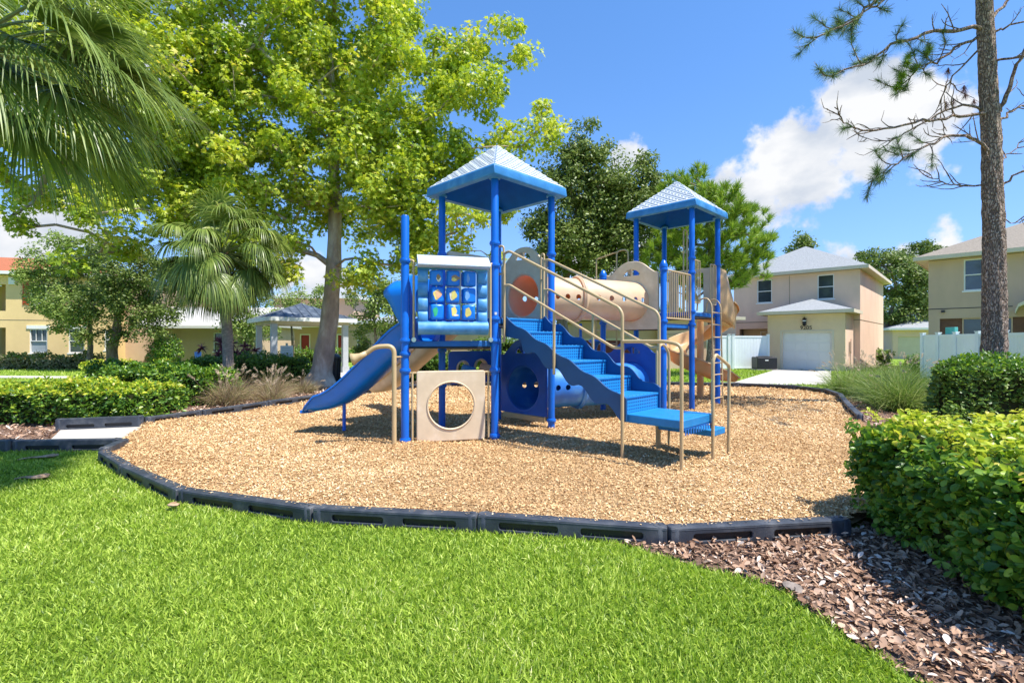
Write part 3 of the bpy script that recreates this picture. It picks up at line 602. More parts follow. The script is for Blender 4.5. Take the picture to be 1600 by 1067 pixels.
# --- stairs
S0 = V3((.205, 7.865, 0)); dd = V3((.7071, -.7071, 0)); ee = V3((.7071, .7071, 0))
def S(s, l, z): return S0 + dd * s + ee * l + V3((0, 0, z))
SM = Matrix.Identity(4)
for i in range(3): SM[i][0] = dd[i]; SM[i][1] = ee[i]; SM[i][2] = (0, 0, 1)[i]; SM[i][3] = S0[i]
def perf_mat():
    m, N, L, b = new_mat('perforated_vinyl'); tc = N.new('ShaderNodeTexCoord'); mp = N.new('ShaderNodeMapping'); mp.inputs['Rotation'].default_value = (0, 0, R(-45)); L.new(tc.outputs['Object'], mp.inputs[0])
    vm = N.new('ShaderNodeVectorMath'); vm.operation = 'MULTIPLY'; vm.inputs[1].default_value = (22, 22, 24); L.new(mp.outputs[0], vm.inputs[0])
    sp = N.new('ShaderNodeSeparateXYZ'); L.new(vm.outputs[0], sp.inputs[0]); o = []
    for ax in ('X', 'Z'):
        q = N.new('ShaderNodeMath'); q.operation = 'PINGPONG'; q.inputs[1].default_value = .5; L.new(sp.outputs[ax], q.inputs[0]); o.append(q)
    mn = N.new('ShaderNodeMath'); mn.operation = 'MULTIPLY'; L.new(o[0].outputs[0], mn.inputs[0]); L.new(o[1].outputs[0], mn.inputs[1])
    mr = N.new('ShaderNodeMapRange'); mr.inputs[1].default_value = .075; mr.inputs[2].default_value = .11; L.new(mn.outputs[0], mr.inputs[0])
    mc = N.new('ShaderNodeMix'); mc.data_type = 'RGBA'; L.new(mr.outputs[0], mc.inputs[0]); mc.inputs[6].default_value = (.012, .24, .56, 1); mc.inputs[7].default_value = (.003, .05, .2, 1)
    L.new(mc.outputs[2], b.inputs['Base Color']); b.inputs['Roughness'].default_value = .5; return m
M['perf'] = perf_mat()
ST = MB(); stair = None; RUN, RISE = .416, .21; HW = .40
st_root = None
for side in (-1, 1):
    top = []; n = 50; bot = []
    for i in range(n + 1):
        s = -.02 + 2.16 * i / n; base = DK1 - RISE * s / RUN
        top.append((s, base + (.075 if side > 0 else .004) + (.035 if side > 0 else .016) * math.cos(2 * math.pi * (s / RUN)) if s > .04 else DK1 + .02))
        if s < .35: zb = DK1 - .34 + .16 * (.35 - s)
        else: zb = base - .27 - .05 * math.cos(2 * math.pi * (s / RUN)) - .0 * s
        bot.append((s, max(zb, .47)))
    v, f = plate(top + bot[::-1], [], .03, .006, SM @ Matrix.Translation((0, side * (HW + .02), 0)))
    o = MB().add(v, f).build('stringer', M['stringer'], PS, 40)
    if st_root is None: st_root = o
for k in range(0, 6):
    z1 = DK1 - RISE * k; z0 = z1 - RISE; s = RUN * k + .03
    rb = MB().box(s - .018, s, -HW, HW, z0 + .0, z1 - .028, mat=SM); rb.build('riser', M['perf'], PS, 0)
    tb = MB()
    if k: tb.box(RUN * (k - 1) + .034, s + .012, -HW, HW, z1 - .026, z1, mat=SM)
    else: tb.box(-.10, s + .012, -HW, HW, z1 - .024, z1 + .004, mat=SM)
    for j in range(8): tb.lathe([(.012, -.002), (.011, .006), (.004, .009)], S(s - .004, -HW + .08 + j * (2 * HW - .16) / 7, z1), 8)
    o = tb.build('tread', M['stair'], PS, 30, bev=.004)
pf = MB().box(2.06, 2.85, -.39, .41, .455, .56, mat=SM); pf = pf.build('platform', M['stair'], PS, 30, bev=.012); pf['label'] = 'blue entry platform at the foot of the stairs'
sk = MB()
for j in range(11): sk.box(2.852, 2.856, -.34 + j * .068, -.31 + j * .068, .38, .452, mat=SM)
sk.box(2.80, 2.85, -.39, .41, .44, .454, mat=SM); sk.build('platform_apron', M['deck'], pf, 0)
sp_ = MB().box(2.10, 2.86, .43, .80, .26, .345, mat=SM).build('side_step', M['stair'], PS, 30, bev=.012); sp_['label'] = 'low blue side step beside the entry platform'
# handrails
def pipe(name, pts, r=.021, fil=.08, parent=None, mat=None, label=None):
    o = MB().tube(fillet(pts, fil), r, 10).build(name, mat or M['pipe'], parent or PS, 60)
    if label: o['label'] = label
    return o
pipe('handrail', [S(-.02, -.46, 2.80), S(.10, -.46, 2.84), S(2.05, -.46, 1.88), S(2.10, -.46, 1.80), S(2.10, -.46, 0)], label='outer left handrail of the stairs')
pipe('handrail', [S(.02, -.46, 2.32), S(.12, -.46, 2.32), S(1.98, -.46, 1.38), S(2.09, -.46, 1.38)], .019)
pipe('handrail', [S(-.02, .46, 2.80), S(.10, .46, 2.82), S(2.05, .46, 1.88), S(2.10, .46, 1.80), S(2.10, .46, 0)], label='right handrail of the stairs')
pipe('handrail', [S(.02, .46, 2.32), S(.12, .46, 2.32), S(1.98, .46, 1.38), S(2.09, .46, 1.38)], .019)
for sg in (-1, 1):
    pipe('rail_upright', [S(.0, sg * .46, 1.45), S(.0, sg * .46, 2.82)], .02)
    pipe('rail_upright', [S(1.0, sg * .46, 1.0), S(1.0, sg * .46, 1.87)], .02)
    pipe('rail_loop', [S(-.10, sg * .50, 1.84), S(-.10, sg * .50, 2.93), S(-.0, sg * .47, 2.93), S(-.0, sg * .47, 2.5), S(-.1, sg * .50, 2.5)], .016, .07)
pipe('platform_rail', [S(2.10, -.46, 1.46), S(2.68, -.46, 1.46), S(2.86, -.44, 1.42), S(2.86, -.44, 0)], .022, .16, label='beige guard rail on the left of the entry platform')
pipe('loop_rail', [S(2.88, .36, 0), S(2.88, .36, 1.22), S(2.89, .42, 1.3), S(2.89, .85, 1.14), S(2.88, .85, 0)], .021, .05, label='angled beige grab rail beside the side step')
pipe('loop_rail', [S(2.08, .44, 0), S(2.08, .44, 1.36), S(2.08, .60, 1.44), S(2.08, .78, 1.3), S(2.08, .78, 0)], .020, .1)

# --- beige panel with the round hole, under the triangular deck
m01 = face_mat(P0, P1)
v, f = plate(rrect(-.50, .51, .0, 1.03, .03), [circle(.0, .52, .345, 48)], .05, .012, m01)
o = MB().add(v, f).build('hole_panel', M['panel'], PS, 40); o['label'] = 'square beige panel with a big round hole'
MB().tube([m01 @ V3((x, -.026, z)) for x, z in circle(0, .52, .347, 48)], .014, 6, closed=True).build('hole_rim', M['panel'], o, 60)
for x in (-.56, .565): pipe('panel_bar', [m01 @ V3((x, 0, .02)), m01 @ V3((x, 0, 1.02))], .016, .01)
for x0, x1 in ((-.66, -.5), (.51, .66)):
    for z in (1.005,): pipe('panel_arm', [m01 @ V3((x0, 0, z)), m01 @ V3((x1, 0, z))], .013, .01)
# --- roller block panel
R0 = m01 @ Matrix.Translation((0, -.07, 0))
zz0, zz1 = 1.57, 2.66
side = []
for k in range(49):
    z = 1.66 + (2.50 - 1.66) * k / 48; side.append((.0, z))
v, f = plate(rrect(-.49, .53, zz0 + .1, zz1 - .08, .03), [rrect(-.345, .37, 1.745, 2.50, .05)], .05, .01, R0)
bp = MB().add(v, f).build('block_frame', M['fade'], PS, 40); bp['label'] = 'faded blue panel holding nine turning picture blocks'
for x in (-.42, .45):
    mb = MB()
    for k in range(4):
        z = 1.80 + k * .2; pr = []
        for q in range(9):
            a = math.pi * q / 8; pr.append((math.sin(a)))
        vs = []; 
        for i, xx in enumerate((-.068, -.055, .055, .068)):
            sc_ = .8 if i in (0, 3) else 1
            for q in range(9):
                a = math.pi * q / 8; vs.append(R0 @ V3((x + xx, -.022 - .055 * math.sin(a) * sc_, z - .095 * math.cos(a) * (sc_ * .2 + .8))))
        mb.add(vs, [(i * 9 + q, i * 9 + q + 1, (i + 1) * 9 + q + 1, (i + 1) * 9 + q) for i in range(3) for q in range(8)] + [tuple(range(9)), tuple(reversed(range(27, 36)))])
    mb.build('side_bulge', M['fade'], bp, 60)
mb = MB(); vs = []; nq = 13                        # round bottom lip with scalloped top edge
xs = [-.49 + 1.02 * i / 60 for i in range(61)]
for x in xs:
    sc2 = .5 + .5 * math.cos((x - .0125) / .235 * 2 * math.pi)
    for q in range(nq):
        a = R(-80) + R(200 - 38 * sc2) * q / (nq - 1); vs.append(R0 @ V3((x, -.02 - .10 * max(0, math.cos(a)) - .0, 1.655 + .10 * math.sin(a))))
mb.add(vs, [(i * nq + q, (i + 1) * nq + q, (i + 1) * nq + q + 1, i * nq + q + 1) for i in range(60) for q in range(nq - 1)] + [tuple(range(nq)), tuple(reversed(range(60 * nq, 61 * nq)))])
mb.build('bottom_lip', M['fade'], bp, 60)
vs = []; prof = [(.03, 2.69), (-.03, 2.70), (-.20, 2.575), (-.215, 2.545), (-.20, 2.53), (-.03, 2.52)]
for x in (-.50, -.49, .53, .54):
    for y, z in prof: vs.append(R0 @ V3((x, y, z)))
mb = MB().add(vs, [(i * 6 + q, i * 6 + q + 1, (i + 1) * 6 + q + 1, (i + 1) * 6 + q) for i in range(3) for q in range(5)] + [tuple(range(6)), tuple(reversed(range(18, 24)))])
M['visor'] = pm('pale_blue_visor', (.46, .58, .78), .6, .12, 9, c2=(.64, .73, .86), mapping=(6, 6, 1)); mb.build('visor', M['visor'], bp, 30)  # visor is a paler blue than the frame, with upright streaks
blk_cols = {'o': (.75, .40, .22), 'y': (.75, .62, .18), 'g': (.03, .45, .22), 'b': (.15, .35, .75), 'w': (.75, .72, .62), 'k': (.30, .2, .12)}
for k, c in blk_cols.items(): M['ink_' + k] = pm('block_print_' + k, c, .6, .15, 12)
prints = {(0, 0): [('w', .035, -.02, .025, .03), ('k', .03, .01, .02, .03)], (1, 0): [('k', .02, .0, .045, .035), ('y', .0, -.02, .03, .02)], (2, 0): [('b', -.04, .0, .018, .05)],
          (0, 1): [('y', -.02, -.0, .04, .055), ('o', .0, .005, .035, .045)], (1, 1): [('w', .0, -.01, .035, .05), ('y', .02, .0, .03, .05)], (2, 1): [('b', -.04, .0, .025, .055)],
          (0, 2): [('g', -.03, .0, .025, .055)], (1, 2): [('y', -.01, .01, .03, .055), ('w', .02, -.045, .03, .012)], (2, 2): [('y', -.01, .0, .032, .055)]}
for i in range(3):
    x = -.2225 + i * .235
    pipe('spindle', [R0 @ V3((x, .0, 1.72)), R0 @ V3((x, .0, 2.52))], .012, .01, bp, M['bolt'])
    for j in range(3):
        z = 2.375 - j * .245; rz = R((-8, 5, 12)[(i + j * 2) % 3])
        mt = R0 @ Matrix.Translation((x, 0, z)) @ Matrix.Rotation(rz, 4, 'Z')
        b = MB().box(-.095, .095, -.082, .082, -.112, .112, mat=mt).build('picture_block', M['slideblue'], bp, 30, bev=.028)
        for q, (ck, ox, oz, rx, rzz) in enumerate(prints[(i, j)]):
            rx, rzz = rx * 1.35, rzz * 1.25; lp = [(ox + rx * (1 + .18 * math.sin(3 * a + i + q)) * math.cos(a), oz + rzz * (1 + .15 * math.cos(4 * a + j)) * math.sin(a)) for a in [2 * math.pi * t / 20 for t in range(20)]]
            v, f = plate(lp, [], .003, .0005, mt @ Matrix.Translation((0, -.084 - .002 * q, 0)));
            pr = MB().add(v, f).build('block_print', M['ink_' + ck], bp, 0)
for x in (-.545, .585):
    pipe('panel_bar', [m01 @ V3((x, -.05, 1.50)), m01 @ V3((x, -.05, 2.62)), m01 @ V3((x + (.1 if x > 0 else -.1), 0, 2.64))], .017, .03)
    MB().tube([m01 @ V3((x, -.08, 1.485)), m01 @ V3((x, -.02, 1.485))], .034, 14).build('bar_bracket', M['bolt'], PS)
# --- shaded beige panels and play panel on the back-left face of the near tower
m34 = face_mat(P3, P4)
v, f = plate(rrect(-.55, .55, DK1 + .02, 3.02, .05), [rrect(-.26, .26, DK1 + .06, 2.72, .05)], .05, .012, m34); MB().add(v, f).build('slide_entry_panel', M['panel'], PS, 40)
v, f = plate(rrect(-.52, .52, .71, 1.29, .09), [circle(-.22, .98, .115, 28), circle(.2, .98, .135, 28)], .035, .008, m34)
o = MB().add(v, f).build('drum_panel', M['panelblue'], PS, 40); o['label'] = 'low blue panel with two round drum tubes'
for x, r, mt_ in ((-.22, .115, 'fade'), (.2, .135, 'tan')):
    q = MB(); q.tube([m34 @ V3((x, .04, .98)), m34 @ V3((x, -.03, .98)), m34 @ V3((x, -.06, .98))], [r, r, r + .012], 24, cap=False); q.tube([m34 @ V3((x + xx * 1.0, -.025, .98 + zq)) for xx, zq in circle(0, 0, r + .02, 28)], .018, 8, closed=True)
    q.build('drum_ring', M['panel'], o, 50)
    q = MB(); q.tube([m34 @ V3((x, -.02, .98)), m34 @ V3((x + .10, -.2, .93))], r * .72, 20); q.build('drum_tube', M[mt_], o, 50)
pipe('panel_bar', [m34 @ V3((-.6, 0, 1.33)), m34 @ V3((.6, 0, 1.33))], .02, .01)

# --- slides
def sweep(name, pts, lats, prof, mat, parent, th=.018, label=None):
    v = []; k = len(prof(0) if callable(prof) else prof)
    for i, p in enumerate(pts):
        t = (pts[min(i + 1, len(pts) - 1)] - pts[max(i - 1, 0)]).normalized(); l = lats[i]; u = l.cross(t).normalized()
        if u.z < 0: u = -u
        pr = prof(i / (len(pts) - 1)) if callable(prof) else prof
        for a, b in pr: v.append(p + l * a + u * b)
    f = [(i * k + j, i * k + j + 1, (i + 1) * k + j + 1, (i + 1) * k + j) for i in range(len(pts) - 1) for j in range(k - 1)]
    o = MB().add(v, f).build(name, mat, parent, 60)
    s = o.modifiers.new('s', 'SOLIDIFY'); s.thickness = th; s.offset = 0
    if label: o['label'] = label
    return o
def bez(cp, n):
    out = []; cp = [V3(c) for c in cp]
    for i in range(n + 1):
        t = i / n; q = list(cp)
        while len(q) > 1: q = [a * (1 - t) + b * t for a, b in zip(q, q[1:])]
        out.append(q[0])
    return out
def uprof(w, h, lip=.035):
    s = [(-w, h - .02), (-w + lip * .3, h + .004), (-w + lip, h - .01), (-w + lip + .015, h * .5), (-w + .10, .045), (-w * .5, .008), (0, 0)]
    return s + [(-a, b) for a, b in s[-2::-1]]
n03 = V3((-.965, .264, 0)); q03 = V3((-1.365, 7.69, 0))
prof_z = [(-.05, 1.47), (.1, 1.46), (.3, 1.33), (.6, 1.07), (.9, .82), (1.2, .58), (1.45, .43), (1.7, .345), (1.95, .315), (2.08, .30)]
pts = []; xs_ = [p[0] for p in prof_z]; zs_ = [p[1] for p in prof_z]
from mathutils.geometry import interpolate_bezier
for i in range(41):
    s = -.05 + 2.13 * i / 40
    z = sum(float(np.interp(s + d, xs_, zs_)) for d in (-.12, -.06, 0, .06, .12)) / 5
    pts.append(q03 + n03 * s + V3((0, 0, z)))
lat = V3((-n03.y, n03.x, 0))
def bsp(t):
    h = .35 - .13 * t if t < .86 else .238 * max(.12, (1 - (t - .86) / .14))
    w = .33 if t < .93 else .33 - .10 * ((t - .93) / .07) ** 2
    return uprof(w, h)
bs = sweep('slide_chute', pts, [lat] * 41, bsp, M['slideblue'], PS, .022, 'blue plastic slide chute at the left')
e = pts[-1]; MB().tube([e + lat * a + V3((0, 0, -.01 + .02 * (abs(a) / .25) ** 2)) for a in [-.26 + .52 * i / 12 for i in range(13)]], .028, 10).build('exit_lip', M['slideblue'], bs, 60)
pipe('slide_leg', [(-2.76, 8.05, 0), (-2.76, 8.05, .47)], .03, .01, PS, M['post'])
# hood at the top of the blue slide
hv = []; K = 26
for i in range(K + 1):
    a = -1 + 2 * i / K
    l = .46 * math.copysign(min(1, abs(a) * 1.9), a) if abs(a) < .53 else .46 * math.copysign(1, a)
    z = 2.40 - (max(0, abs(a) - .25) / .75) ** 1.6 * .86; z = z if abs(a) < .5 else z
    dep = .50 - .42 * max(0, (abs(a) - .45) / .55) ** 1.3
    for q, (dq, dz) in enumerate(((.0, 0), (.33, .02), (.75, .0), (1, -.07))):
        hv.append(q03 + n03 * (.02 + dep * dq) + lat * l * (1 - .08 * dq) + V3((0, 0, z + dz * (1 if abs(a) < .6 else .4))))
hf = [(i * 4 + j, i * 4 + j + 1, (i + 1) * 4 + j + 1, (i + 1) * 4 + j) for i in range(K) for j in range(3)]
ho = MB().add(hv, hf).build('slide_hood', M['slideblue'], PS, 60); sm = ho.modifiers.new('s', 'SOLIDIFY'); sm.thickness = .03; ho['label'] = 'rounded blue hood over the top of the left slide'
v, f = plate(rrect(-.56, .56, DK0 + .0, 2.45, .12), [rrect(-.36, .36, DK0 + .04, 2.25, .1)], .04, .01, face_mat(P0, P3)); MB().add(v, f).build('slide_entry_panel', M['slideblue'], PS, 40)
# beige slide down the back of the near tower
q34 = V3((-.725, 8.80, 0)); n34 = V3((-.7071, .7071, 0)); l34 = V3((-.7071, -.7071, 0)); pts = []
for i in range(41):
    s = 3.3 * i / 40; z = sum(float(np.interp(s + d, [-.1, .2, 2.5, 2.9, 3.4], [1.82, 1.78, .52, .36, .30])) for d in (-.2, -.1, 0, .1, .2)) / 5; pts.append(q34 + n34 * s + V3((0, 0, z)))
sweep('slide_chute', pts, [l34] * 41, uprof(.27, .20), M['panel'], PS, .02, 'beige slide going down behind the near tower')
# talk tube
tt = fillet([(-1.66, 6.90, 0), (-1.66, 6.90, 1.40), (-1.92, 6.88, 1.385), (-2.05, 6.87, 1.29)], .16, 8)
o = MB().tube(tt, .033, 14).build('talk_tube', M['pipe'], PS, 60); o['label'] = 'beige talk tube with a flared horn'
MB().tube([(-2.04, 6.87, 1.30), (-2.12, 6.865, 1.255), (-2.19, 6.86, 1.225), (-2.235, 6.858, 1.21)], [.035, .045, .068, .092], 20, cap=False).build('horn', M['pipe'], o, 60).modifiers.new('s', 'SOLIDIFY').thickness = .006
pipe('tube_bracket', [(-1.66, 6.9, 1.24), (-1.54, 7.04, 1.24)], .012, .01)

# --- barriers, loops, ladder on the middle deck and far tower
def barrier(a, b, z0, z1, n, inset=.07, parent=None):
    m = face_mat(a, b); L = (V3(a) - V3(b)).length - 2 * inset; mb = MB()
    mb.tube(fillet([m @ V3((-L / 2, 0, z0)), m @ V3((L / 2, 0, z0)), m @ V3((L / 2, 0, z1)), m @ V3((-L / 2, 0, z1)), m @ V3((-L / 2, 0, z0))], .02, 3), .017, 8)
    for i in range(1, n): x = -L / 2 + L * i / n; mb.tube([m @ V3((x, 0, z0)), m @ V3((x, 0, z1))], .010, 6)
    return mb.build('barrier', M['pipe'], PS, 60)
barrier(CA, TN, 1.92, 2.87, 12); barrier(TL, TF, 2.16, 3.15, 12); barrier(CD, TL, 1.92, 2.87, 12)
mnr = face_mat(TN, TR)
for c in (-.42, .42):
    mb = MB(); 
    x0, x1 = (c - .15, c + .15); mb.tube(fillet([mnr @ V3((x0, 0, 2.3)), mnr @ V3((x0, 0, 3.22)), mnr @ V3((x1, 0, 3.22)), mnr @ V3((x1, 0, 2.3)), mnr @ V3((x0, 0, 2.3))], .03), .014, 8)
    for k in (1, 2, 3): mb.tube([mnr @ V3((x0 + .3 * k / 4, 0, 2.3)), mnr @ V3((x0 + .3 * k / 4, 0, 3.22))], .009, 6)
    mb.build('barrier', M['pipe'], PS, 60)
mfr = face_mat(TF, TR)
v, f = plate(rrect(-.55, .60, DK2 + .02, 3.2, .04), [rrect(-.3, .34, DK2 + .05, 3.1, .03)], .05, .01, mfr); MB().add(v, f).build('slide_entry_panel', M['panel'], PS, 40)
pipe('grab_arch', [mnr @ V3((-.02, .5, DK2)), mnr @ V3((-.02, .5, 4.05)), mnr @ V3((.16, .5, 4.05)), mnr @ V3((.16, .5, DK2))], .017, .09, label='tall narrow beige grab arch in the far tower')
e2 = V3((.7071, .7071, 0))
def LD(l, s, z): return V3((4.415, 10.585, 0)) + e2 * l + dd * s + V3((0, 0, z))
lad = MB()
for sg in (-1, 1):
    lad.tube(fillet([LD(sg * .235, -.32, 2.12), LD(sg * .235, -.30, 2.36), LD(sg * .235, -.10, 2.40), LD(sg * .235, 0, 2.25), LD(sg * .235, .05, 0)], .12), .017, 8)
for z in (.25, .5, .75, 1.0, 1.28, 1.55, 1.82, 2.08): lad.tube([LD(-.235, .05 - .05 * z / 2.2, z), LD(.235, .05 - .05 * z / 2.2, z)], .013, 8)
lad = lad.build('ladder', M['pipe'], PS, 60); lad['label'] = 'beige rung ladder up to the far tower'
# arch climber behind the beige tunnel
pipe('climber_arch', [(2.50, 11.7, 1.4), (2.50, 11.7, 3.63), (2.74, 11.55, 3.63), (2.74, 11.55, 1.6)], .018, .14)
pipe('climber_arch', [(2.10, 12.2, .1), (2.10, 12.2, 3.50), (2.62, 11.65, 3.63)], .018, .05)
mb = MB()
for k in range(7): t = k / 6; mb.tube([V3((2.10, 12.2, .4 + 2 * t)), V3((2.5, 11.7, .4 + 2 * t))], .014, 6)
mb.tube([(2.5, 11.7, .0), (2.5, 11.7, 1.6)], .018, 8); mb.build('climber_rungs', M['pipe'], PS, 60)
# pod steps seen beyond the stairs
for i, (x, y, z) in enumerate(((1.18, 11.2, 1.32), (1.62, 11.6, 1.28), (2.0, 11.7, 1.46))):
    o = MB().tube([(x, y, 0), (x, y, z - .1)], .032, 12).build('pod_post', M['post'], PS)
    MB().lathe([(.04, -.16), (.05, -.1), (.13, -.03), (.17, .0), (.17, .03), (.12, .05), (.001, .055)], (x, y, z), 20).build('pod', M['bluetube'], o, 50)
for x, y in ((1.05, 10.9), (1.5, 10.7)): pipe('pod_post', [(x, y, 0), (x, y, 1.85)], .032, .01, PS, M['post'])
pipe('panel_bar', [(2.98, 9.66, .1), (2.98, 9.66, 1.3)], .03, .01, PS, M['deck'])

# --- spiral slide
SC = V3((5.0, 13.0, 0)); RS = .60
pts, lats = [], []; NN = 90
for i in range(NN + 1):
    ph = R(-62 + 332 * i / NN); t = i / NN
    z = 2.10 - 1.62 * (t * .97 + .03 * math.sin(t * 3))
    pts.append(SC + V3((math.cos(ph), math.sin(ph), 0)) * RS + V3((0, 0, z))); lats.append(V3((math.cos(ph), math.sin(ph), 0)))
for i in range(1, 13): pts.append(pts[NN] + V3((.62 * i / 12, 0, -.10 * (i / 12) + .02 * (i / 12) ** 2))); lats.append(V3((0, -1, 0)))
def sprof(t):
    h = .40 if t < .8 else .40 - .18 * (t - .8) / .2
    hi = .14
    if t > .96: h *= 1 - .4 * (t - .96) / .04
    return [(-.27, hi), (-.25, hi + .012), (-.235, hi), (-.20, .05), (-.08, .01), (.05, 0), (.18, .045), (.25, .14), (.275, h - .03), (.29, h), (.315, h - .01), (.32, h - .04)]
ss = sweep('spiral_chute', pts, lats, sprof, M['tanslide'], PS, .02, 'beige spiral slide chute curling behind the far tower')
MB().lathe([(.085, -.02), (.085, 2.0)], (SC.x, SC.y, 0), 20).build('center_post', M['tanslide'], ss)
pipe('slide_leg', [(5.05, 12.40, 0), (5.05, 12.40, .42)], .05, .01, ss, M['tanslide'])
# flared hood walls between the far tower and the chute
a0 = V3((4.78, 11.58, 0)); a1 = V3((5.10, 11.66, 0)); a2 = V3((5.42, 12.0, 0)); a3 = V3((5.62, 12.35, 0))
hv = []; hp = [(a0, 1.98, 3.24), (a0.lerp(a1, .5), 1.96, 3.20), (a1, 1.94, 3.14), (a1.lerp(a2, .5), 1.9, 2.80), (a2, 1.84, 2.50), (a3, 1.78, 2.22)]
for p, z0, z1 in hp:
    for k in range(6): t = k / 5; bul = .02 * math.sin(math.pi * t); hv.append(p + V3((bul * .7, -bul * .7, z0 + (z1 - z0) * t)))
hw = MB().add(hv, [(i * 6 + j, (i + 1) * 6 + j, (i + 1) * 6 + j + 1, i * 6 + j + 1) for i in range(5) for j in range(5)]).build('slide_hood', M['tanslide'], PS, 60); hw.modifiers.new('s', 'SOLIDIFY').thickness = .025
hw['label'] = 'flared beige side wall at the top of the spiral slide'
hb = MB().add([(4.75, 11.6, 1.99), (5.1, 11.7, 1.95), (5.45, 12.1, 1.86), (5.62, 12.5, 1.84), (4.9, 12.5, 2.0), (4.35, 12.0, 2.06)], [(0, 1, 2, 3, 4, 5)]).build('slide_sill', M['tanslide'], PS, 0); hb.modifiers.new('s', 'SOLIDIFY').thickness = .03
PS.location = (P1[0], P1[1], 0)
for ch in PS.children: ch.location = ch.location - PS.location

# ------------------------------------------------------------------ houses
def settle_none(*a): pass
def hip_roof(root, x0, x1, y0, y1, z, rise, mat, oh=.4, name='roof', fascia='trimcream', ridge_axis=None, gable_back=False):
    X0, X1, Y0, Y1 = x0 - oh, x1 + oh, y0 - oh, y1 + oh; w, d = X1 - X0, Y1 - Y0
    if (ridge_axis or ('y' if d > w else 'x')) == 'y':
        h = w / 2; r0 = (X0 + h, Y0 + h, z + rise); r1 = (X0 + h, Y1 - (0 if gable_back else h), z + rise)
    else: h = d / 2; r0 = (X0 + h, Y0 + h, z + rise); r1 = (X1 - h, Y0 + h, z + rise)
    v = [(X0, Y0, z), (X1, Y0, z), (X1, Y1, z), (X0, Y1, z), r0, r1]
    if (ridge_axis or ('y' if d > w else 'x')) == 'y': f = [(0, 1, 4), (1, 2, 5, 4), (2, 3, 5), (3, 0, 4, 5), (3, 2, 1, 0)]
    else: f = [(0, 1, 5, 4), (1, 2, 5), (2, 3, 4, 5), (3, 0, 4), (3, 2, 1, 0)]
    o = MB().add(v, f).build(name, mat, root, 0)
    mb = MB(); t = .17
    mb.box(X0 - .02, X1 + .02, Y0 - .02, Y0 + .02, z - t, z + .01); mb.box(X0 - .02, X1 + .02, Y1 - .02, Y1 + .02, z - t, z + .01)
    mb.box(X0 - .02, X0 + .02, Y0 + .02, Y1 - .02, z - t, z + .01); mb.box(X1 - .02, X1 + .02, Y0 + .02, Y1 - .02, z - t, z + .01)
    mb.box(X0 + .02, X1 - .02, Y0 + .02, Y1 - .02, z - t + .02, z - t + .05)
    mb.build('fascia', M[fascia], o, 0); return o
def wall(root, x0, x1, z0, z1, y, holes, mat, th=.2, name='wall', m=None):
    mt = (m or Matrix()) @ Matrix.Translation((0, y + th / 2, 0))
    v, f = plate([(x0, z0), (x1, z0), (x1, z1), (x0, z1)], [[(a, c), (b, c), (b, d), (a, d)] for a, b, c, d in holes], th, 0.0006, mt)
    return MB().add(v, f).build(name, mat, root, 0)
def window(root, a, b, c, d, y, m=None, grid=False, blind=False, name='window', frame='white', sill=True, wide=False):
    m = m or Matrix(); w = .05; mb = MB()
    for q in ((a, b, d - w, d), (a, b, c, c + w)): mb.box(q[0], q[1], y + .03, y + .10, q[2], q[3], mat=m)
    for q in ((a, a + w), (b - w, b)): mb.box(q[0], q[1], y + .03, y + .10, c + w, d - w, mat=m)
    zm = (c + d) / 2 - .02; mb.box(a + w, b - w, y + .025, y + .095, zm, zm + .045, mat=m)
    if wide: xm = (a + b) / 2; mb.box(xm - .03, xm + .03, y + .035, y + .09, c + w, d - w, mat=m)
    if grid:
        for k in (1, 2): x = a + (b - a) * k / 3; mb.box(x - .012, x + .012, y + .05, y + .085, zm + .045, d - w, mat=m)
    if sill: mb.box(a - .06, b + .06, y - .03, y + .02, c - .07, c - .003, mat=m)
    o = mb.build(name, M[frame], root, 0)
    MB().box(a + .01, b - .01, y + .11, y + .13, zm, d - .01, mat=m).build('pane', M['glass'], o, 0)
    MB().box(a + .01, b - .01, y + .112, y + .132, c + .01, zm, mat=m).build('pane', M['blind' if blind else 'glass'], o, 0)
    return o
def house(loc, rz, label, name='house', cat='house'): return empty(name, (loc[0], loc[1], -.1), rz, label, cat)
Mside = lambda x: Matrix(((0, -1, 0, x), (1, 0, 0, 0), (0, 0, 1, 0), (0, 0, 0, 1)))     # plate x -> world y at fixed x (right-hand side walls)

# two storey peach house with the garage
H = house((14.30, 31.57), R(-43), 'two-storey peach house with a white garage door, grey hip roof and house number')
wins = [(1.40, 2.25, 3.95, 5.38), (4.66, 5.48, 4.0, 5.40)]
wall(H, 0, 6.7, 0, 5.55, 0, wins + [(.35, 2.0, .05, 2.35)], M['peach'])
for w_ in wins: window(H, *w_, 0)
MB().box(.3, 2.05, .9, .95, 0, 2.4).build('porch_wall', M['garagew'], H, 0)
window(H, 1.35, 1.95, .9, 2.2, .8)
MB().box(6.5, 6.7, .202, 10, 0, 5.55).build('side_wall', M['peach'], H, 0)
MB().box(0, .2, .202, 10, 0, 5.55).build('side_wall', M['peach'], H, 0); MB().box(.2, 6.5, 9.8, 10, 0, 5.55).build('back_wall', M['peach'], H, 0)
mb = MB(); mb.box(-.012, 6.712, -.012, .0, 2.74, 2.78); mb.box(6.7, 6.712, 0, 10.0, 2.74, 2.78); mb.box(3.2, 3.225, -.008, .0, 2.79, 5.5); mb.build('wall_seam', M['seam'], H, 0)
window(H, 4.6, 5.0, 4.2, 5.0, -.0, m=Matrix(((0, -1, 0, 6.36), (1, 0, 0, 0), (0, 0, 1, 0), (0, 0, 0, 1))), sill=False)
hip_roof(H, 0, 6.7, 0, 10, 5.72, 2.0, M['shgray'], .42)
G0, G1, GY = 2.70, 6.40, -2.5
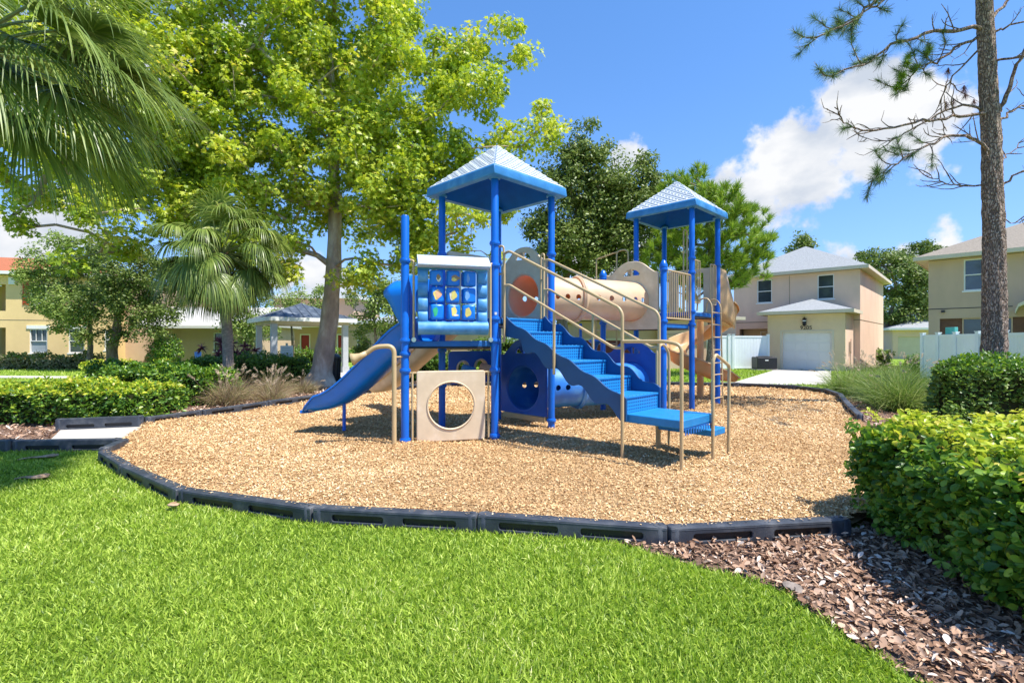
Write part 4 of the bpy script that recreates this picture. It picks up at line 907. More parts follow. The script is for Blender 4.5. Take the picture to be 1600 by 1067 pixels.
wall(H, G0, G1, 0, 3.05, GY, [(3.44, 5.81, -.01, 2.08)], M['garagew'], name='garage_wall')
MB().box(G1 - .2, G1, GY + .202, -.002, 0, 3.05).build('garage_side_wall', M['peach'], H, 0); MB().box(G0, G0 + .2, GY + .202, -.002, 0, 3.05).build('garage_side_wall', M['garagew'], H, 0)
gd = MB().box(3.44, 5.81, GY + .12, GY + .16, .0, 2.08).build('garage_door', M['doorw'], H, 0)
mb = MB()
for r_ in range(4):
    for c_ in range(4):
        x0 = 3.50 + c_ * .578; z0 = .05 + r_ * .515; mb.box(x0, x0 + .50, GY + .105, GY + .119, z0, z0 + .42)
mb.build('door_panels', M['doorw'], gd, 0, bev=.012)
mb = MB(); mb.box(3.34, 3.438, GY - .02, GY + .0, 0, 2.18); mb.box(5.812, 5.91, GY - .02, GY + .0, 0, 2.18); mb.box(3.438, 5.812, GY - .02, GY + .0, 2.082, 2.18); mb.build('door_trim', M['trimcream'], H, 0)
mb = MB(); v = [(G0 - .42, GY - .42, 3.22), (G1 + .42, GY - .42, 3.22), (G1 + .42, -.01, 3.22), (G0 - .42, -.01, 3.22), (4.55, GY + 1.8, 3.98), (4.55, -.01, 3.98)]
gr = mb.add(v, [(0, 1, 4), (1, 2, 5, 4), (3, 0, 4, 5), (3, 2, 1, 0)]).build('garage_roof', M['shgray'], H, 0)
mb = MB(); mb.box(G0 - .44, G1 + .44, GY - .44, GY - .40, 3.05, 3.23); mb.box(G0 - .44, G0 - .40, GY - .40, -.012, 3.05, 3.23); mb.box(G1 + .40, G1 + .44, GY - .40, -.012, 3.05, 3.23); mb.box(G0 - .40, G1 + .40, GY - .40, -.012, 3.07, 3.1); mb.build('fascia', M['trimcream'], gr, 0)
mb = MB(); mb.lathe([(.10, 0), (.11, .02), (.07, .06), (.11, .1), (.085, .32), (.12, .34), (.05, .42), (.001, .47)], (4.57, GY - .16, 2.42), 10); mb.box(4.54, 4.60, GY - .12, GY, 2.62, 2.68); mb.build('wall_lamp', M['black'], H, 30)
MB().lathe([(.001, .0), (.075, .01), (.095, .20), (.001, .21)], (4.57, GY - .165, 2.50), 10).build('lamp_glass', M['white'], H, 30)
tcv = bpy.data.curves.new('tmp', 'FONT'); tcv.body = '9205'; tcv.size = .29; tcv.extrude = .012; tcv.align_x = 'CENTER'; to = bpy.data.objects.new('tmp', tcv); col.objects.link(to)
bpy.context.view_layer.update(); me = bpy.data.meshes.new_from_object(to.evaluated_get(bpy.context.evaluated_depsgraph_get())); bpy.data.objects.remove(to); me.materials.clear()
me.transform(Matrix.Translation((4.62, GY - .016, 2.21)) @ Matrix.Rotation(R(90), 4, 'X')); no = finish(me, 'house_number', M['dark'], H, 0); no['label'] = 'dark house number 9205 above the garage door'
mb = MB(); mb.box(G1, G1 + .12, -1.5, -1.3, 1.0, 1.55); mb.tube([(G1 + .06, -1.4, 0), (G1 + .06, -1.4, 1.0)], .03, 8); mb.tube([(G1 + .05, -1.15, .9), (G1 + .05, -1.15, 1.7)], .025, 8); mb.build('electric_meter', M['peach'], H, 30)
# one storey garage building behind the play structure
H = house((3.86, 28.6), 0, 'low peach garage building with a maroon door behind the stairs', 'garage_building', 'garage')  # shade of the left part put in as tan stucco, lit right part peach
wall(H, 0, 4.6, 0, 2.75, 0, [(.35, 3.6, -.01, 1.62)], M['tanw']); MB().box(.35, 3.6, .1, .14, 0, 1.62).build('garage_door', M['maroon'], H, 0)
mb = MB(); mb.box(.22, .348, -.03, -.0, 0, 1.75); mb.box(3.602, 3.73, -.03, -.0, 0, 1.75); mb.box(.348, 3.602, -.03, 0, 1.622, 1.75); mb.build('door_trim', M['trimcream'], H, 0)
MB().box(0, 4.6, .202, 7, 0, 2.75).build('body', M['tanw'], H, 0); MB().box(4.602, 9.0, -.5, 7, 0, 2.8).build('body', M['peach'], H, 0)
mb = MB().box(4.59, 9.012, -.512, -.5, 1.95, 1.98).build('wall_seam', M['seam'], H, 0)
hip_roof(H, 0, 9.0, -.5, 7, 2.95, .55, M['shgray'], .35)
# tan house at the right
H = house((20.5, 24.1), R(-47), 'two-storey tan house with a brown shingle roof behind the tall pine')
wall(H, 0, 14, 0, 5.5, 0, [(1.28, 2.25, 3.95, 5.42), (.42, 3.7, .6, 2.66)], M['tanw']); window(H, 1.28, 2.25, 3.95, 5.42, 0)
MB().box(.42, 1.22, .12, .16, .6, 2.66).build('wood_shutter', M['brown'], H, 0); window(H, 1.22, 2.9, .6, 2.66, .06, frame='tanw', sill=False, wide=True)
MB().box(2.9, 3.7, .12, .16, .6, 2.66).build('wood_shutter', M['brown'], H, 0)
MB().box(0, .2, .202, 9, 0, 5.5).build('side_wall', M['tanw'], H, 0); MB().box(.2, 14, 8.8, 9, 0, 5.5).build('back_wall', M['tanw'], H, 0); MB().box(13.8, 14, .202, 8.8, 0, 5.5).build('side_wall', M['tanw'], H, 0)
mb = MB(); mb.box(-.01, 2.9, -.012, 0, 3.12, 3.16); mb.lathe([(.07, 0), (.07, .12)], (.55, -.08, 2.95), 8); mb.build('wall_seam', M['dark'], H, 0)
hip_roof(H, 0, 14, 0, 9, 5.68, 2.3, M['shtan'], .5)
aw = MB(); pts = [(3.0, 2.9), (3.1, 3.18), (3.5, 3.42), (4.2, 3.52), (6, 3.55)]
v = [(x, y, z) for y in (-1.3, -.01) for x, z in pts] + [(x, y, z - .14) for y in (-1.3, -.01) for x, z in pts]
aw.add(v, [(i, i + 1, 6 + i, 5 + i) for i in range(4)] + [(10 + i, i + 10 + 5, 16 + i, 11 + i) for i in range(4)] + [(i, 10 + i, 11 + i, i + 1) for i in range(4)] + [(0, 5, 15, 10)]); aw.build('porch_canopy', M['trimcream'], H, 0)
MB().box(3.75, 4.05, -1.15, -.85, 0, 3.28).build('porch_post', M['tanw'], H, 0)
# yellow house at the left
H = house((-36.5, 27.8), R(16), 'two-storey yellow house with an orange tile roof and red shutters at the left')
def fx(px): k = (px - 800) / 765; c, s = math.cos(R(16)), math.sin(R(16)); return (k * 27.8 + 36.5) / (c - k * s)
wd = [(fx(46), fx(74), .85, 2.32), (fx(107), fx(132), .85, 2.32), (fx(163), fx(171), 1.0, 2.3), (fx(48), fx(72), 3.85, 5.1)]
wall(H, 0, fx(178), 0, 5.55, 0, wd + [(fx(-14), fx(9), .0, 2.4), (fx(-16), fx(9), 3.4, 5.0)], M['yellow'])
for i, w_ in enumerate(wd): window(H, *w_, 0, grid=i in (0, 1), blind=i in (0,))
MB().box(fx(-20), fx(12), 1.2, 1.25, 0, 5.4).build('porch_wall', M['yellow'], H, 0); MB().box(fx(-6), fx(2), 1.1, 1.18, 0, 2.1).build('door', M['reddoor'], H, 0)
mb = MB()
for k in range(18): mb.box(fx(36), fx(45), -.05, -.02, 3.82 + k * .075, 3.86 + k * .075)
mb.box(fx(36), fx(36) + .05, -.05, -.0, 3.78, 5.2); mb.box(fx(45) - .05, fx(45), -.05, -.0, 3.78, 5.2); mb.box(fx(36), fx(45), -.02, -.005, 3.8, 5.18); mb.build('shutter', M['shutter'], H, 0)
for w_ in wd[:2]:
    MB().box(w_[0] - .12, w_[1] + .12, -.05, -.002, w_[3] + .01, w_[3] + .22).build('window_head', M['white'], H, 0)
MB().box(fx(178) - .2, fx(178), .202, 7, 0, 5.5).build('side_wall', M['yellow'], H, 0); MB().box(0, fx(178), 6.8, 7, 0, 5.5).build('back_wall', M['yellow'], H, 0)
MB().box(0, fx(178), -.012, 0, 2.85, 2.88).build('wall_seam', M['seam'], H, 0); MB().box(fx(15), fx(25), -.12, -.0, 5.0, 5.42).build('eave_bracket', M['white'], H, 0)
hip_roof(H, 0, fx(178), 0, 7, 5.75, 1.35, M['tile'], .5, fascia='white')
hx = fx(178); MB().box(hx + .002, hx + 3.6, 1.5, 6, 0, 5.4).build('rear_wing', M['tanw'], H, 0)  # recessed part of the yellow house, its shade put in as tan stucco
# tan house with pale roof behind the palm
H = house((-20.4, 30.2), R(4), 'tan single-storey house wing with a pale roof behind the palm')
wall(H, 0, 4.6, 0, 2.5, 0, [(1.9, 2.65, .95, 2.1)], M['tanw']); window(H, 1.9, 2.65, .95, 2.1, 0); MB().box(-2.2, -.002, 1.0, 6, 0, 2.5).build('wing_wall', M['tanw'], H, 0)
MB().box(0, 4.6, .202, 6, 0, 2.5).build('body', M['tanw'], H, 0)
MB().add([(-2.6, -.5, 2.5), (5.0, -.5, 2.5), (5.0, 3.2, 3.9), (-2.6, 3.2, 3.9), (-2.6, 6.5, 2.5), (5, 6.5, 2.5)], [(0, 1, 2, 3), (3, 2, 5, 4), (0, 4, 5, 1), (0, 3, 4), (1, 5, 2)]).build('roof', M['shlight'], H, 0)
MB().box(-2.62, 5.02, -.53, -.50, 2.36, 2.52).build('fascia', M['white'], H, 0)
# tan house with the red doors behind the gazebo
H = house((-23.5, 42), R(-2), 'two-storey tan house with red doors behind the gazebo')
def gx(px): return (px - 800) * 42 / 765 + 23.5
wd = [(gx(396), gx(403), .9, 2.5), (gx(421), gx(428), .9, 2.5), (gx(452), gx(461), .8, 2.5), (gx(560), gx(566), .8, 2.5)]
wall(H, 0, gx(780), 0, 3.1, 0, wd + [(gx(472), gx(485), 0, 2.1), (gx(530), gx(536), 0, 2.1)], M['tanw'])
for w_ in wd: window(H, *w_, 0, grid=True)
for a, b in ((472, 485), (530, 536)):
    MB().box(gx(a), gx(b), .1, .14, 0, 2.1).build('door', M['reddoor'], H, 0)
    mb = MB(); mb.box(gx(a) - .09, gx(a), -.03, 0, 0, 2.2); mb.box(gx(b), gx(b) + .09, -.03, 0, 0, 2.2); mb.box(gx(a), gx(b), -.03, 0, 2.1, 2.2); mb.build('door_trim', M['white'], H, 0)
MB().box(0, gx(780), .202, 8, 0, 3.1).build('body', M['tanw'], H, 0); MB().box(gx(415), gx(545), 1.5, 9, 3.1, 5.4).build('upper_body', M['tanw'], H, 0)
mb = MB(); mb.box(gx(443), gx(545), -2.0, -.02, 2.75, 2.95); mb.box(gx(443), gx(446), -2, -1.8, 0, 2.75); mb.build('porch_roof', M['white'], H, 0)
hip_roof(H, gx(415), gx(545), 1.5, 9, 5.5, 1.5, M['shgray'], .5, fascia='white'); hip_roof(H, 0, gx(415) - .6, 0, 8, 3.2, 1.2, M['shgray'], .4, fascia='white'); hip_roof(H, gx(545) + .6, gx(780), 0, 8, 3.2, 1.0, M['shgray'], .4, fascia='white')
# small pale building far behind between the two right-hand houses
H = house((34.2, 44), R(-20), 'small pale single-storey building far away between the two right-hand houses', 'garage_building', 'building')
wall(H, 0, 3.2, 0, 2.6, 0, [(.4, 2.4, -.01, 2.0)], M['peach']); MB().box(.4, 2.4, .1, .14, 0, 2.0).build('garage_door', M['trimcream'], H, 0); MB().box(0, 5.5, .202, 6, 0, 2.6).build('body', M['peach'], H, 0)
hip_roof(H, 0, 5.5, 0, 6, 2.75, .9, M['shgray'], .4, fascia='white')

# ------------------------------------------------------------------ fences, gazebo, small things
def vinyl_fence(pts, h, label, gate=None):
    o = empty('vinyl_fence', (pts[0][0], pts[0][1], -.1), 0, label, 'fence')
    off = V3((pts[0][0], pts[0][1], -.1))
    for i in range(len(pts) - 1):
        m = Matrix.Translation(-off) @ face_mat(pts[i], pts[i + 1], 0, -.1); L = (V3(pts[i]) - V3(pts[i + 1])).length; mb = MB()
        n = max(1, int(L / .16))
        for k in range(n): mb.box(-L / 2 + L * k / n + .003, -L / 2 + L * (k + 1) / n - .003, -.012, .012, .12, h - .1, mat=m)
        mb.box(-L / 2, L / 2, -.03, .03, h - .1, h, mat=m); mb.box(-L / 2, L / 2, -.03, .03, .05, .12, mat=m); mb.build('fence_panel', M['vinyl'], o, 0)
    for p in pts:
        c = V3((p[0], p[1], -.1)) - off; mb = MB(); mb.box(c.x - .065, c.x + .065, c.y - .065, c.y + .065, c.z, c.z + h + .06); mb.box(c.x - .08, c.x + .08, c.y - .08, c.y + .08, c.z + h + .061, c.z + h + .09); mb.build('fence_post', M['vinyl'], o, 0)
    return o
vinyl_fence([(14.40, 27.55), (12.35, 27.35), (12.1, 27.33), (10.9, 27.2)], 1.88, 'white vinyl privacy fence between the garage house and the spiral slide')
vinyl_fence([(17.2, 20.5), (16.85, 19.35), (16.5, 18.2), (16.1, 16.9), (15.7, 15.6), (15.2, 14.3)], 1.83, 'white vinyl privacy fence in front of the tan house')
# air conditioner
A_ = empty('air_conditioner', (13.75, 26.7, -.1), R(-5), 'dark grey outdoor air conditioner beside the garage', 'air conditioner')
mb = MB().box(-.52, .52, -.42, .42, .06, .72).build('case', M['dark'], A_, 0, bev=.05)
mb = MB()
for k in range(16): mb.box(-.50, .50, -.428, -.421, .12 + k * .035, .135 + k * .035)
mb.build('grille', M['black'], A_, 0); MB().box(-.56, .56, -.46, .46, 0, .06).build('pad', M['concrete'], A_, 0); MB().lathe([(.40, 0), (.40, .03), (.1, .06), (.001, .06)], (0, 0, .72), 24).build('fan_guard', M['dark'], A_, 40)
MB().box(-.12, .05, -.435, -.428, .52, .58).build('badge', M['white'], A_, 0)
A_ = empty('air_conditioner', (15.9, 14.9, -.1), R(-47), 'dark outdoor air conditioner in front of the white fence at the right edge', 'air conditioner')
MB().box(-.45, .45, -.38, .38, .06, .95).build('case', M['dark'], A_, 0, bev=.05); MB().lathe([(.35, 0), (.35, .03), (.1, .06), (.001, .06)], (0, 0, .95), 24).build('fan_guard', M['black'], A_, 40)
o = MB().tube([(16.85, 18.95, 1.70), (16.8, 18.8, 1.85), (16.75, 18.65, 1.86)], .03, 6); o.box(16.72, 16.86, 18.5, 18.9, 1.45, 2.0); tag(o.build('towel', pm('teal_cloth', (.10, .45, .42), .9, .1, 8), None, 0, bev=.02), 'teal cloth hanging over the white fence at the right', 'towel')
# gazebo
Gz = empty('gazebo', (-10.75, 25, -.086), R(38), 'grey-roofed gazebo with white posts behind the sycamore', 'gazebo')
for x, y in ((-1.65, -1.65), (1.65, -1.65), (1.65, 1.65), (-1.65, 1.65)):
    mb = MB().box(x - .13, x + .13, y - .13, y + .13, 0, 2.36); mb.box(x - .17, x + .17, y - .17, y + .17, 0, .3); mb.build('gazebo_post', M['gzpost'], Gz, 0)
mb = MB()
for y in (-1.65, 1.65): mb.box(-1.8, 1.8, y - .1, y + .1, 2.362, 2.52)
for x in (-1.65, 1.65): mb.box(x - .1, x + .1, -1.548, 1.548, 2.362, 2.52)
mb.build('beam', M['cream'], Gz, 0)
gr = hip_roof(Gz, -1.8, 1.8, -1.8, 1.8, 2.66, .82, M['metalroof'], .3, fascia='white', ridge_axis='y')
mb = MB(); E = 2.10
for k in range(-5, 6):
    x = k * .40
    for ang in range(4):
        c, s = math.cos(ang * math.pi / 2), math.sin(ang * math.pi / 2); d0 = V3((x, -E, 2.668)); d1 = V3((x, -abs(x), 2.668 + .82 * (E - abs(x)) / E)); r = Matrix.Rotation(ang * math.pi / 2, 4, 'Z'); mb.tube([r @ d0, r @ d1], .022, 4)
mb.build('roof_ribs', M['metalroof'], gr, 0)
# trash can, signs
T = empty('trash_can', (-6.75, 18.35, -.1), 0, 'black mesh trash can beside the sycamore trunk', 'trash can')
MB().lathe([(.27, 0), (.31, .9), (.33, .92), (.33, .95), (.28, .96)], (0, 0, 0), 20).build('bin', M['black'], T, 40); mb = MB()
for k in range(16): a = 2 * math.pi * k / 16; mb.tube([(math.cos(a) * .285, math.sin(a) * .285, .05), (math.cos(a) * .325, math.sin(a) * .325, .9)], .012, 4)
mb.build('slats', M['dark'], T, 0); MB().lathe([(.33, 0), (.33, .04), (.22, .14), (.14, .16)], (0, 0, .95), 20).build('lid', M['black'], T, 40)
Sg = empty('yard_sign', (-8.6, 18.7, -.1), R(8), 'small white notice sign on a post in front of the gazebo', 'sign')
MB().box(-.035, .035, -.035, .035, 0, 1.5).build('sign_post', M['trimcream'], Sg, 0); MB().box(-.22, .24, -.055, -.036, .85, 1.4).build('sign_board', M['white'], Sg, 0, bev=.006)
mb = MB()
for k, w_ in enumerate((.3, .34, .2, .3, .26)): mb.box(-w_ / 2, w_ / 2, -.0565, -.0552, 1.30 - k * .085, 1.315 - k * .085)
mb.build('sign_lines', M['blind'], Sg, 0)
Sg = empty('security_sign', (-18.6, 29.0, -.1), 0, 'tiny blue security sign in the bed by the tan house wing', 'sign')
MB().box(-.015, .015, -.01, .01, 0, .6).build('stake', M['bolt'], Sg, 0); MB().add([(-.2, -.02, .95), (-.2, -.02, .6), (0, -.02, .5), (.2, -.02, .6), (.2, -.02, .95), (-.2, .0, .95), (-.2, 0, .6), (0, 0, .5), (.2, 0, .6), (.2, 0, .95)], [(0, 1, 2, 3, 4), (9, 8, 7, 6, 5), (0, 5, 6, 1), (1, 6, 7, 2), (2, 7, 8, 3), (3, 8, 9, 4), (4, 9, 5, 0)]).build('sign_board', pm('sign_blue', (.03, .12, .5)), Sg, 0)

# fallen palm boots and a pine cone on the ground
def debris(loc, rz, L, label, mat='boot', w=.05):
    mb = MB(); pts = [(-L / 2 + L * i / 8, .03 * math.sin(i * .9), .02 + .025 * math.sin(i * math.pi / 8)) for i in range(9)]
    mb.tube(pts, [w * k for k in (.35, .5, .45, .5, .55, .7, .95, 1.2, .8)], 8); m_ = Matrix.Diagonal((1, 1, .4, 1)); mb.v = [tuple(m_ @ V3(p)) for p in mb.v]
    o = mb.build('palm_boot', M[mat], None, 50); o.location = loc; o.rotation_euler = (0, R(-4), rz); tag(o, label, 'fallen palm boot')
debris((-5.4, 6.5 - 1.0, -.075), R(5), .34, 'reddish brown palm boot lying on the grass beside the first rail', w=.06)
debris((-6.25, 6.45, -.075), R(20), .42, 'grey brown palm boot lying in the grass shade near the path')
debris((-3.15, 4.55, -.06), R(-40), .16, 'small tan leaf scrap leaning on the grass by the border rail', w=.035)
debris((1.76, 3.02, -.085), R(110), .15, 'pale flat wood scrap where the grass meets the bark mulch', mat='palmtrunk', w=.04)
debris((-4.75, 6.05, -.06), R(160), .14, 'dark brown boot scrap touching the corner rail', w=.04)

# ------------------------------------------------------------------ vegetation
def hedge(name, x0, x1, y0, y1, h, n, size, mat, topmat, label, shape=LEAF, z0=-.1, core=True, front_only=False, gap=.0, group=None, twigs=0, skew=0):
    """clipped hedge: leaves over a wobbly box"""
    o = empty(name, ((x0 + x1) / 2, (y0 + y1) / 2, z0), 0, label, 'hedge', group); off = np.array([(x0 + x1) / 2, (y0 + y1) / 2, z0])
    w, d = x1 - x0, y1 - y0; ar = np.array([w * h, w * h * .4, d * h, d * h, w * d]); pr = ar / ar.sum(); fc = rng.choice(5, n, p=pr)
    u = rng.random(n); v = rng.random(n); P = np.zeros((n, 3)); Nn = np.zeros((n, 3))
    for f, (fn, nn) in enumerate((((lambda u, v: (x0 + u * w, y0 + 0 * u, v * h)), (0, -1, 0)), ((lambda u, v: (x0 + u * w, y1 + 0 * u, v * h)), (0, 1, 0)), ((lambda u, v: (x0 + 0 * u, y0 + u * d, v * h)), (-1, 0, 0)), ((lambda u, v: (x1 + 0 * u, y0 + u * d, v * h)), (1, 0, 0)), ((lambda u, v: (x0 + u * w, y0 + v * d, h + 0 * u)), (0, 0, 1)))):
        k = fc == f; a, b, c = fn(u[k], v[k]); P[k] = np.stack([a, b, c], 1); Nn[k] = nn
    # round the edges, wobble, push inwards
    c = np.array([(x0 + x1) / 2, (y0 + y1) / 2, h * .45]); s = np.array([w / 2, d / 2, h * .55]); q = (P - c) / s
    ex = 6.0 if twigs else 9.0; L = (np.abs(q) ** ex).sum(1) ** (1 / ex); q = q / L[:, None]; P = c + q * s
    wob = .35 * size * 2.2 * (np.sin(P[:, 0] * 3.1 + 2 * np.sin(P[:, 1] * 2.3)) + np.sin(P[:, 2] * 5 + P[:, 0] * 1.7) + .8 * np.sin(P[:, 0] * 9 + P[:, 2] * 8 + P[:, 1] * 7))
    dep = rng.exponential(size * .9, n); P = P + Nn * (wob - dep)[:, None] + rng.normal(size=(n, 3)) * size * .3
    if gap:      # lower part is thin: drop leaves near the ground
        k = rng.random(n) < np.clip((P[:, 2] - gap * .3) / gap, .06, 1); P, Nn, fc, dep = P[k], Nn[k], fc[k], dep[k]
    P[:, 2] = np.abs(P[:, 2]); f_ = .062 / size * 1.1; nz = np.sin(P[:, 0] * 7 * f_ + 2 * np.sin(P[:, 2] * 6 * f_)) * np.sin(P[:, 2] * 9 * f_ + P[:, 0] * 3 * f_ + P[:, 1] * 7 * f_)
    k = ~((nz > .45) & (rng.random(len(P)) < .8) & (dep < size * 1.3)); P, Nn, dep = P[k], Nn[k], dep[k]; n = len(P)
    Nl = Nn * .6 + np.array([0, 0, .7]) + rng.normal(size=(n, 3)) * .8
    out = Nn + np.array([0, 0, .5])
    S = size * rng.uniform(.5, 1.3, n); young = (P[:, 2] > h * .84) & (rng.random(n) < .8) & (dep < size * 1.2)
    P[:, 0] += skew * (P[:, 1] - y0); P = P + np.array([0, 0, z0]) - off
    for k, mt in ((~young, mat), (young, topmat)):
        if k.sum(): scatter('foliage' if mt is mat else 'new_growth', P[k], Nl[k], S[k], shape, M[mt], o, Dir=out[k])
    if twigs:      # leafy sprigs that stick out of the clipped faces
        ns = 1100; f3 = rng.choice(3, ns, p=[.42, .2, .38]); C_ = np.zeros((ns, 3)); Dn = np.zeros((ns, 3)); u = rng.random(ns); v = rng.random(ns) ** .8
        for f, nn in enumerate(((0, -1, .25), (-1, 0, .25), (0, 0, 1))):
            k = f3 == f; Dn[k] = nn
            C_[k] = np.stack([x0 + .06 + u[k] * (w - .1), np.full(k.sum(), y0 + .03), .06 + v[k] * (h - .14)], 1) if f == 0 else np.stack([np.full(k.sum(), x0 + .03), y0 + .05 + u[k] * (d - .1), .06 + v[k] * (h - .14)], 1) if f == 1 else np.stack([x0 + .08 + u[k] * (w - .15), y0 + .08 + v[k] * (d - .15), np.full(k.sum(), h - .03)], 1)
        Dn = unit(Dn + rng.normal(size=(ns, 3)) * .3); C_[:, 0] += skew * (C_[:, 1] - y0); C_ = C_ + np.array([0, 0, z0]) - off; tipp = C_ + Dn * rng.uniform(.02, .09, ns)[:, None]; q = 7
        Cq = np.repeat(tipp, q, 0) - np.repeat(Dn, q, 0) * (rng.random(ns * q) * .06)[:, None]; Dq = unit(np.repeat(Dn, q, 0) * .7 + rng.normal(size=Cq.shape) * .75); Nq = np.repeat(Dn, q, 0) + rng.normal(size=Cq.shape) * .5 + np.array([0, 0, .4])
        top_ = np.repeat(f3 == 2, q)
        for k, mt in ((~top_, mat), (top_, topmat)): scatter('sprigs', Cq[k], Nq[k], size * rng.uniform(.5, 1.05, k.sum()), shape, M[mt], o, Dir=Dq[k] * 2, rnd=np.clip(.35 + rng.random(k.sum()) * .6, 0, 1))
    if core:  # solid dark box standing for the hedge's shaded inside, blocks see-through
        mb = MB().box(x0 + size * 2.0, x1 - size * 2.0, y0 + size * 2.0, y1 - size * 2.0, max(.02, gap * .9), h - size * 1.7, mat=Matrix.Translation((-off[0], -off[1], 0)) @ Matrix(((1, skew, 0, -skew * y0), (0, 1, 0, 0), (0, 0, 1, 0), (0, 0, 0, 1)))); mb.build('shade_core', M['core'], o, 0)
    if twigs:
        mb = MB()
        for i in range(twigs):
            x = random.uniform(x0 + .12, x1 - .1); y = y0 + abs(random.gauss(0, .25)) + .04; z = random.uniform(.0, h * .5); p = V3((x, y, z)); d = V3((random.gauss(0, .5), random.gauss(-.45, .3), random.uniform(.0, 1))).normalized(); pts = [p - V3((off[0], off[1], 0))]
            for k in range(4): d = (d + V3((random.gauss(0, .3), random.gauss(0, .3), random.gauss(0, .2)))).normalized(); pts.append(pts[-1] + d * random.uniform(.05, .11))
            mb.tube(pts, [.005, .0045, .004, .003, .002], 5)
        mb.build('twigs', M['twig'], o, 60)
    return o
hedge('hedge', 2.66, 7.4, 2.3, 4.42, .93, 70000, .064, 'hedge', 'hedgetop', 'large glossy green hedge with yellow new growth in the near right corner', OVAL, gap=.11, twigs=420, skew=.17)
hedge('hedge', 7.45, 13.0, 8.7, 10.0, 1.17, 26000, .075, 'hedgefar', 'hedge', 'mid green clipped hedge behind the near one, in front of the pine trunk', skew=.85)
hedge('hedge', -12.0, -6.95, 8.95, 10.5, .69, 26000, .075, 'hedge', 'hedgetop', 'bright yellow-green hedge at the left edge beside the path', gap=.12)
hedge('hedge', -10.3, -7.35, 11.8, 13.3, .86, 17000, .085, 'hedge', 'hedge', 'darker green hedge between the bright left hedge and the palm')
hedge('hedge', -11.5, -7.5, 17.0, 18.4, .98, 12000, .10, 'hedgefar', 'hedgefar', 'dark clipped hedge in front of the gazebo, between palm and sycamore')
hedge('hedge', -6.2, -1.6, 19.0, 20.0, .84, 12000, .10, 'hedgefar', 'hedge', 'clipped hedge seen behind the blue slide')
hedge('hedge', -13.3, -10.9, 15.2, 16.3, .80, 6000, .10, 'hedge', 'hedge', 'loose hedge by the pavement left of the palm')
hedge('hedge', -31, -23.2, 27.3, 28.2, .75, 9000, .14, 'variegated', 'hedgefar', 'cream variegated shrub row below the yellow house windows')
hedge('hedge', -17.3, -5, 36.5, 37.6, .9, 6000, .16, 'hedgefar', 'hedge', 'low hedge in front of the house with red doors')
hedge('hedge', -2.5, 2.9, 29.5, 30.8, 1.7, 7000, .14, 'hedgefar', 'hedgefar', 'tall clipped hedge glimpsed under the near tower, far behind it')
hedge('hedge', 22.2, 24.6, 31.5, 33, .9, 3000, .14, 'hedgefar', 'hedgefar', 'small dark hedge between the two right-hand houses')

def grow(trunk, targets, tip=.012, power=.42, taper=.9, seg=.6, jitter=.08):
    """branch skeleton: trunk = [(point, radius)], targets reached in order of distance"""
    pos = [V3(p) for p, r in trunk]; par = [i - 1 for i in range(len(pos))]; cnt = [0] * len(pos); nt = len(pos)
    A = np.array([tuple(p) for p in pos]); tops = A[len(A) // 2:]
    order = sorted(range(len(targets)), key=lambda i: float(np.min(np.linalg.norm(tops - np.array(targets[i]), axis=1))))
    start = max(1, nt // 3)
    for ti in order:
        t = np.array(targets[ti]); B = A[start:]; dv = t - B; ds = np.linalg.norm(dv, axis=1); cost = ds - .35 * dv[:, 2] * (dv[:, 2] < 0) + .55 * np.maximum(0, -dv[:, 2])
        b = int(np.argmin(cost)) + start; p = V3(A[b]); q = V3(t); L = (q - p).length
        if L < .05: continue
        n = max(1, int(L / seg)); prev = b; mid = V3((random.gauss(0, jitter), random.gauss(0, jitter), random.gauss(.12, jitter))) * L; new = []
        for k in range(1, n + 1):
            s = k / n; x = p.lerp(q, s) + mid * (4 * s * (1 - s)) * .5 + V3([random.gauss(0, jitter * .25)] * 3) * (0 if k == n else 1)
            pos.append(x); par.append(prev); cnt.append(0); prev = len(pos) - 1; new.append(tuple(x))
        A = np.vstack([A, np.array(new)]); i = prev
        while i >= 0: cnt[i] += 1; i = par[i]
    mb = MB()
    rad = [tip * max(1, c) ** power for c in cnt]
    tp = [p for p, r in trunk]; tr = [r for p, r in trunk]
    for i in range(nt): rad[i] = tr[i]
    for i in range(nt, len(pos)):
        r0 = min(rad[par[i]], rad[i] * 1.25) if par[i] >= nt else min(rad[par[i]] * .8, rad[i] * 1.3)
        mb.tube([pos[par[i]], pos[i]], [r0, rad[i]], 6 if rad[i] > .03 else 4, cap=False)
    return mb, pos[nt:]
def trunk_mesh(trunk, flare=1.6, n=14):
    pts = [V3(p) for p, r in trunk]; out, rr = [], []
    for i in range(len(pts) - 1):
        for k in range(4):
            s = k / 4; out.append(pts[i].lerp(pts[i + 1], s)); rr.append(trunk[i][1] * (1 - s) + trunk[i + 1][1] * s)
    out.append(pts[-1]); rr.append(trunk[-1][1]); rr[0] *= flare; rr[1] *= 1 + (flare - 1) * .35; rr = [r * (1 + .05 * math.sin(i * 1.7)) for i, r in enumerate(rr)]
    return MB().tube(out, rr, n)
def blob_targets(blobs, dens, mn=.0):
    T = []
    for c, r in blobs:
        n = max(1, int(dens * r ** 2.4))
        for _ in range(n):
            d = V3((random.gauss(0, 1), random.gauss(0, 1), random.gauss(0, 1))).normalized(); T.append(tuple(V3(c) + d * r * random.uniform(.35, 1) ** .6))
    return T
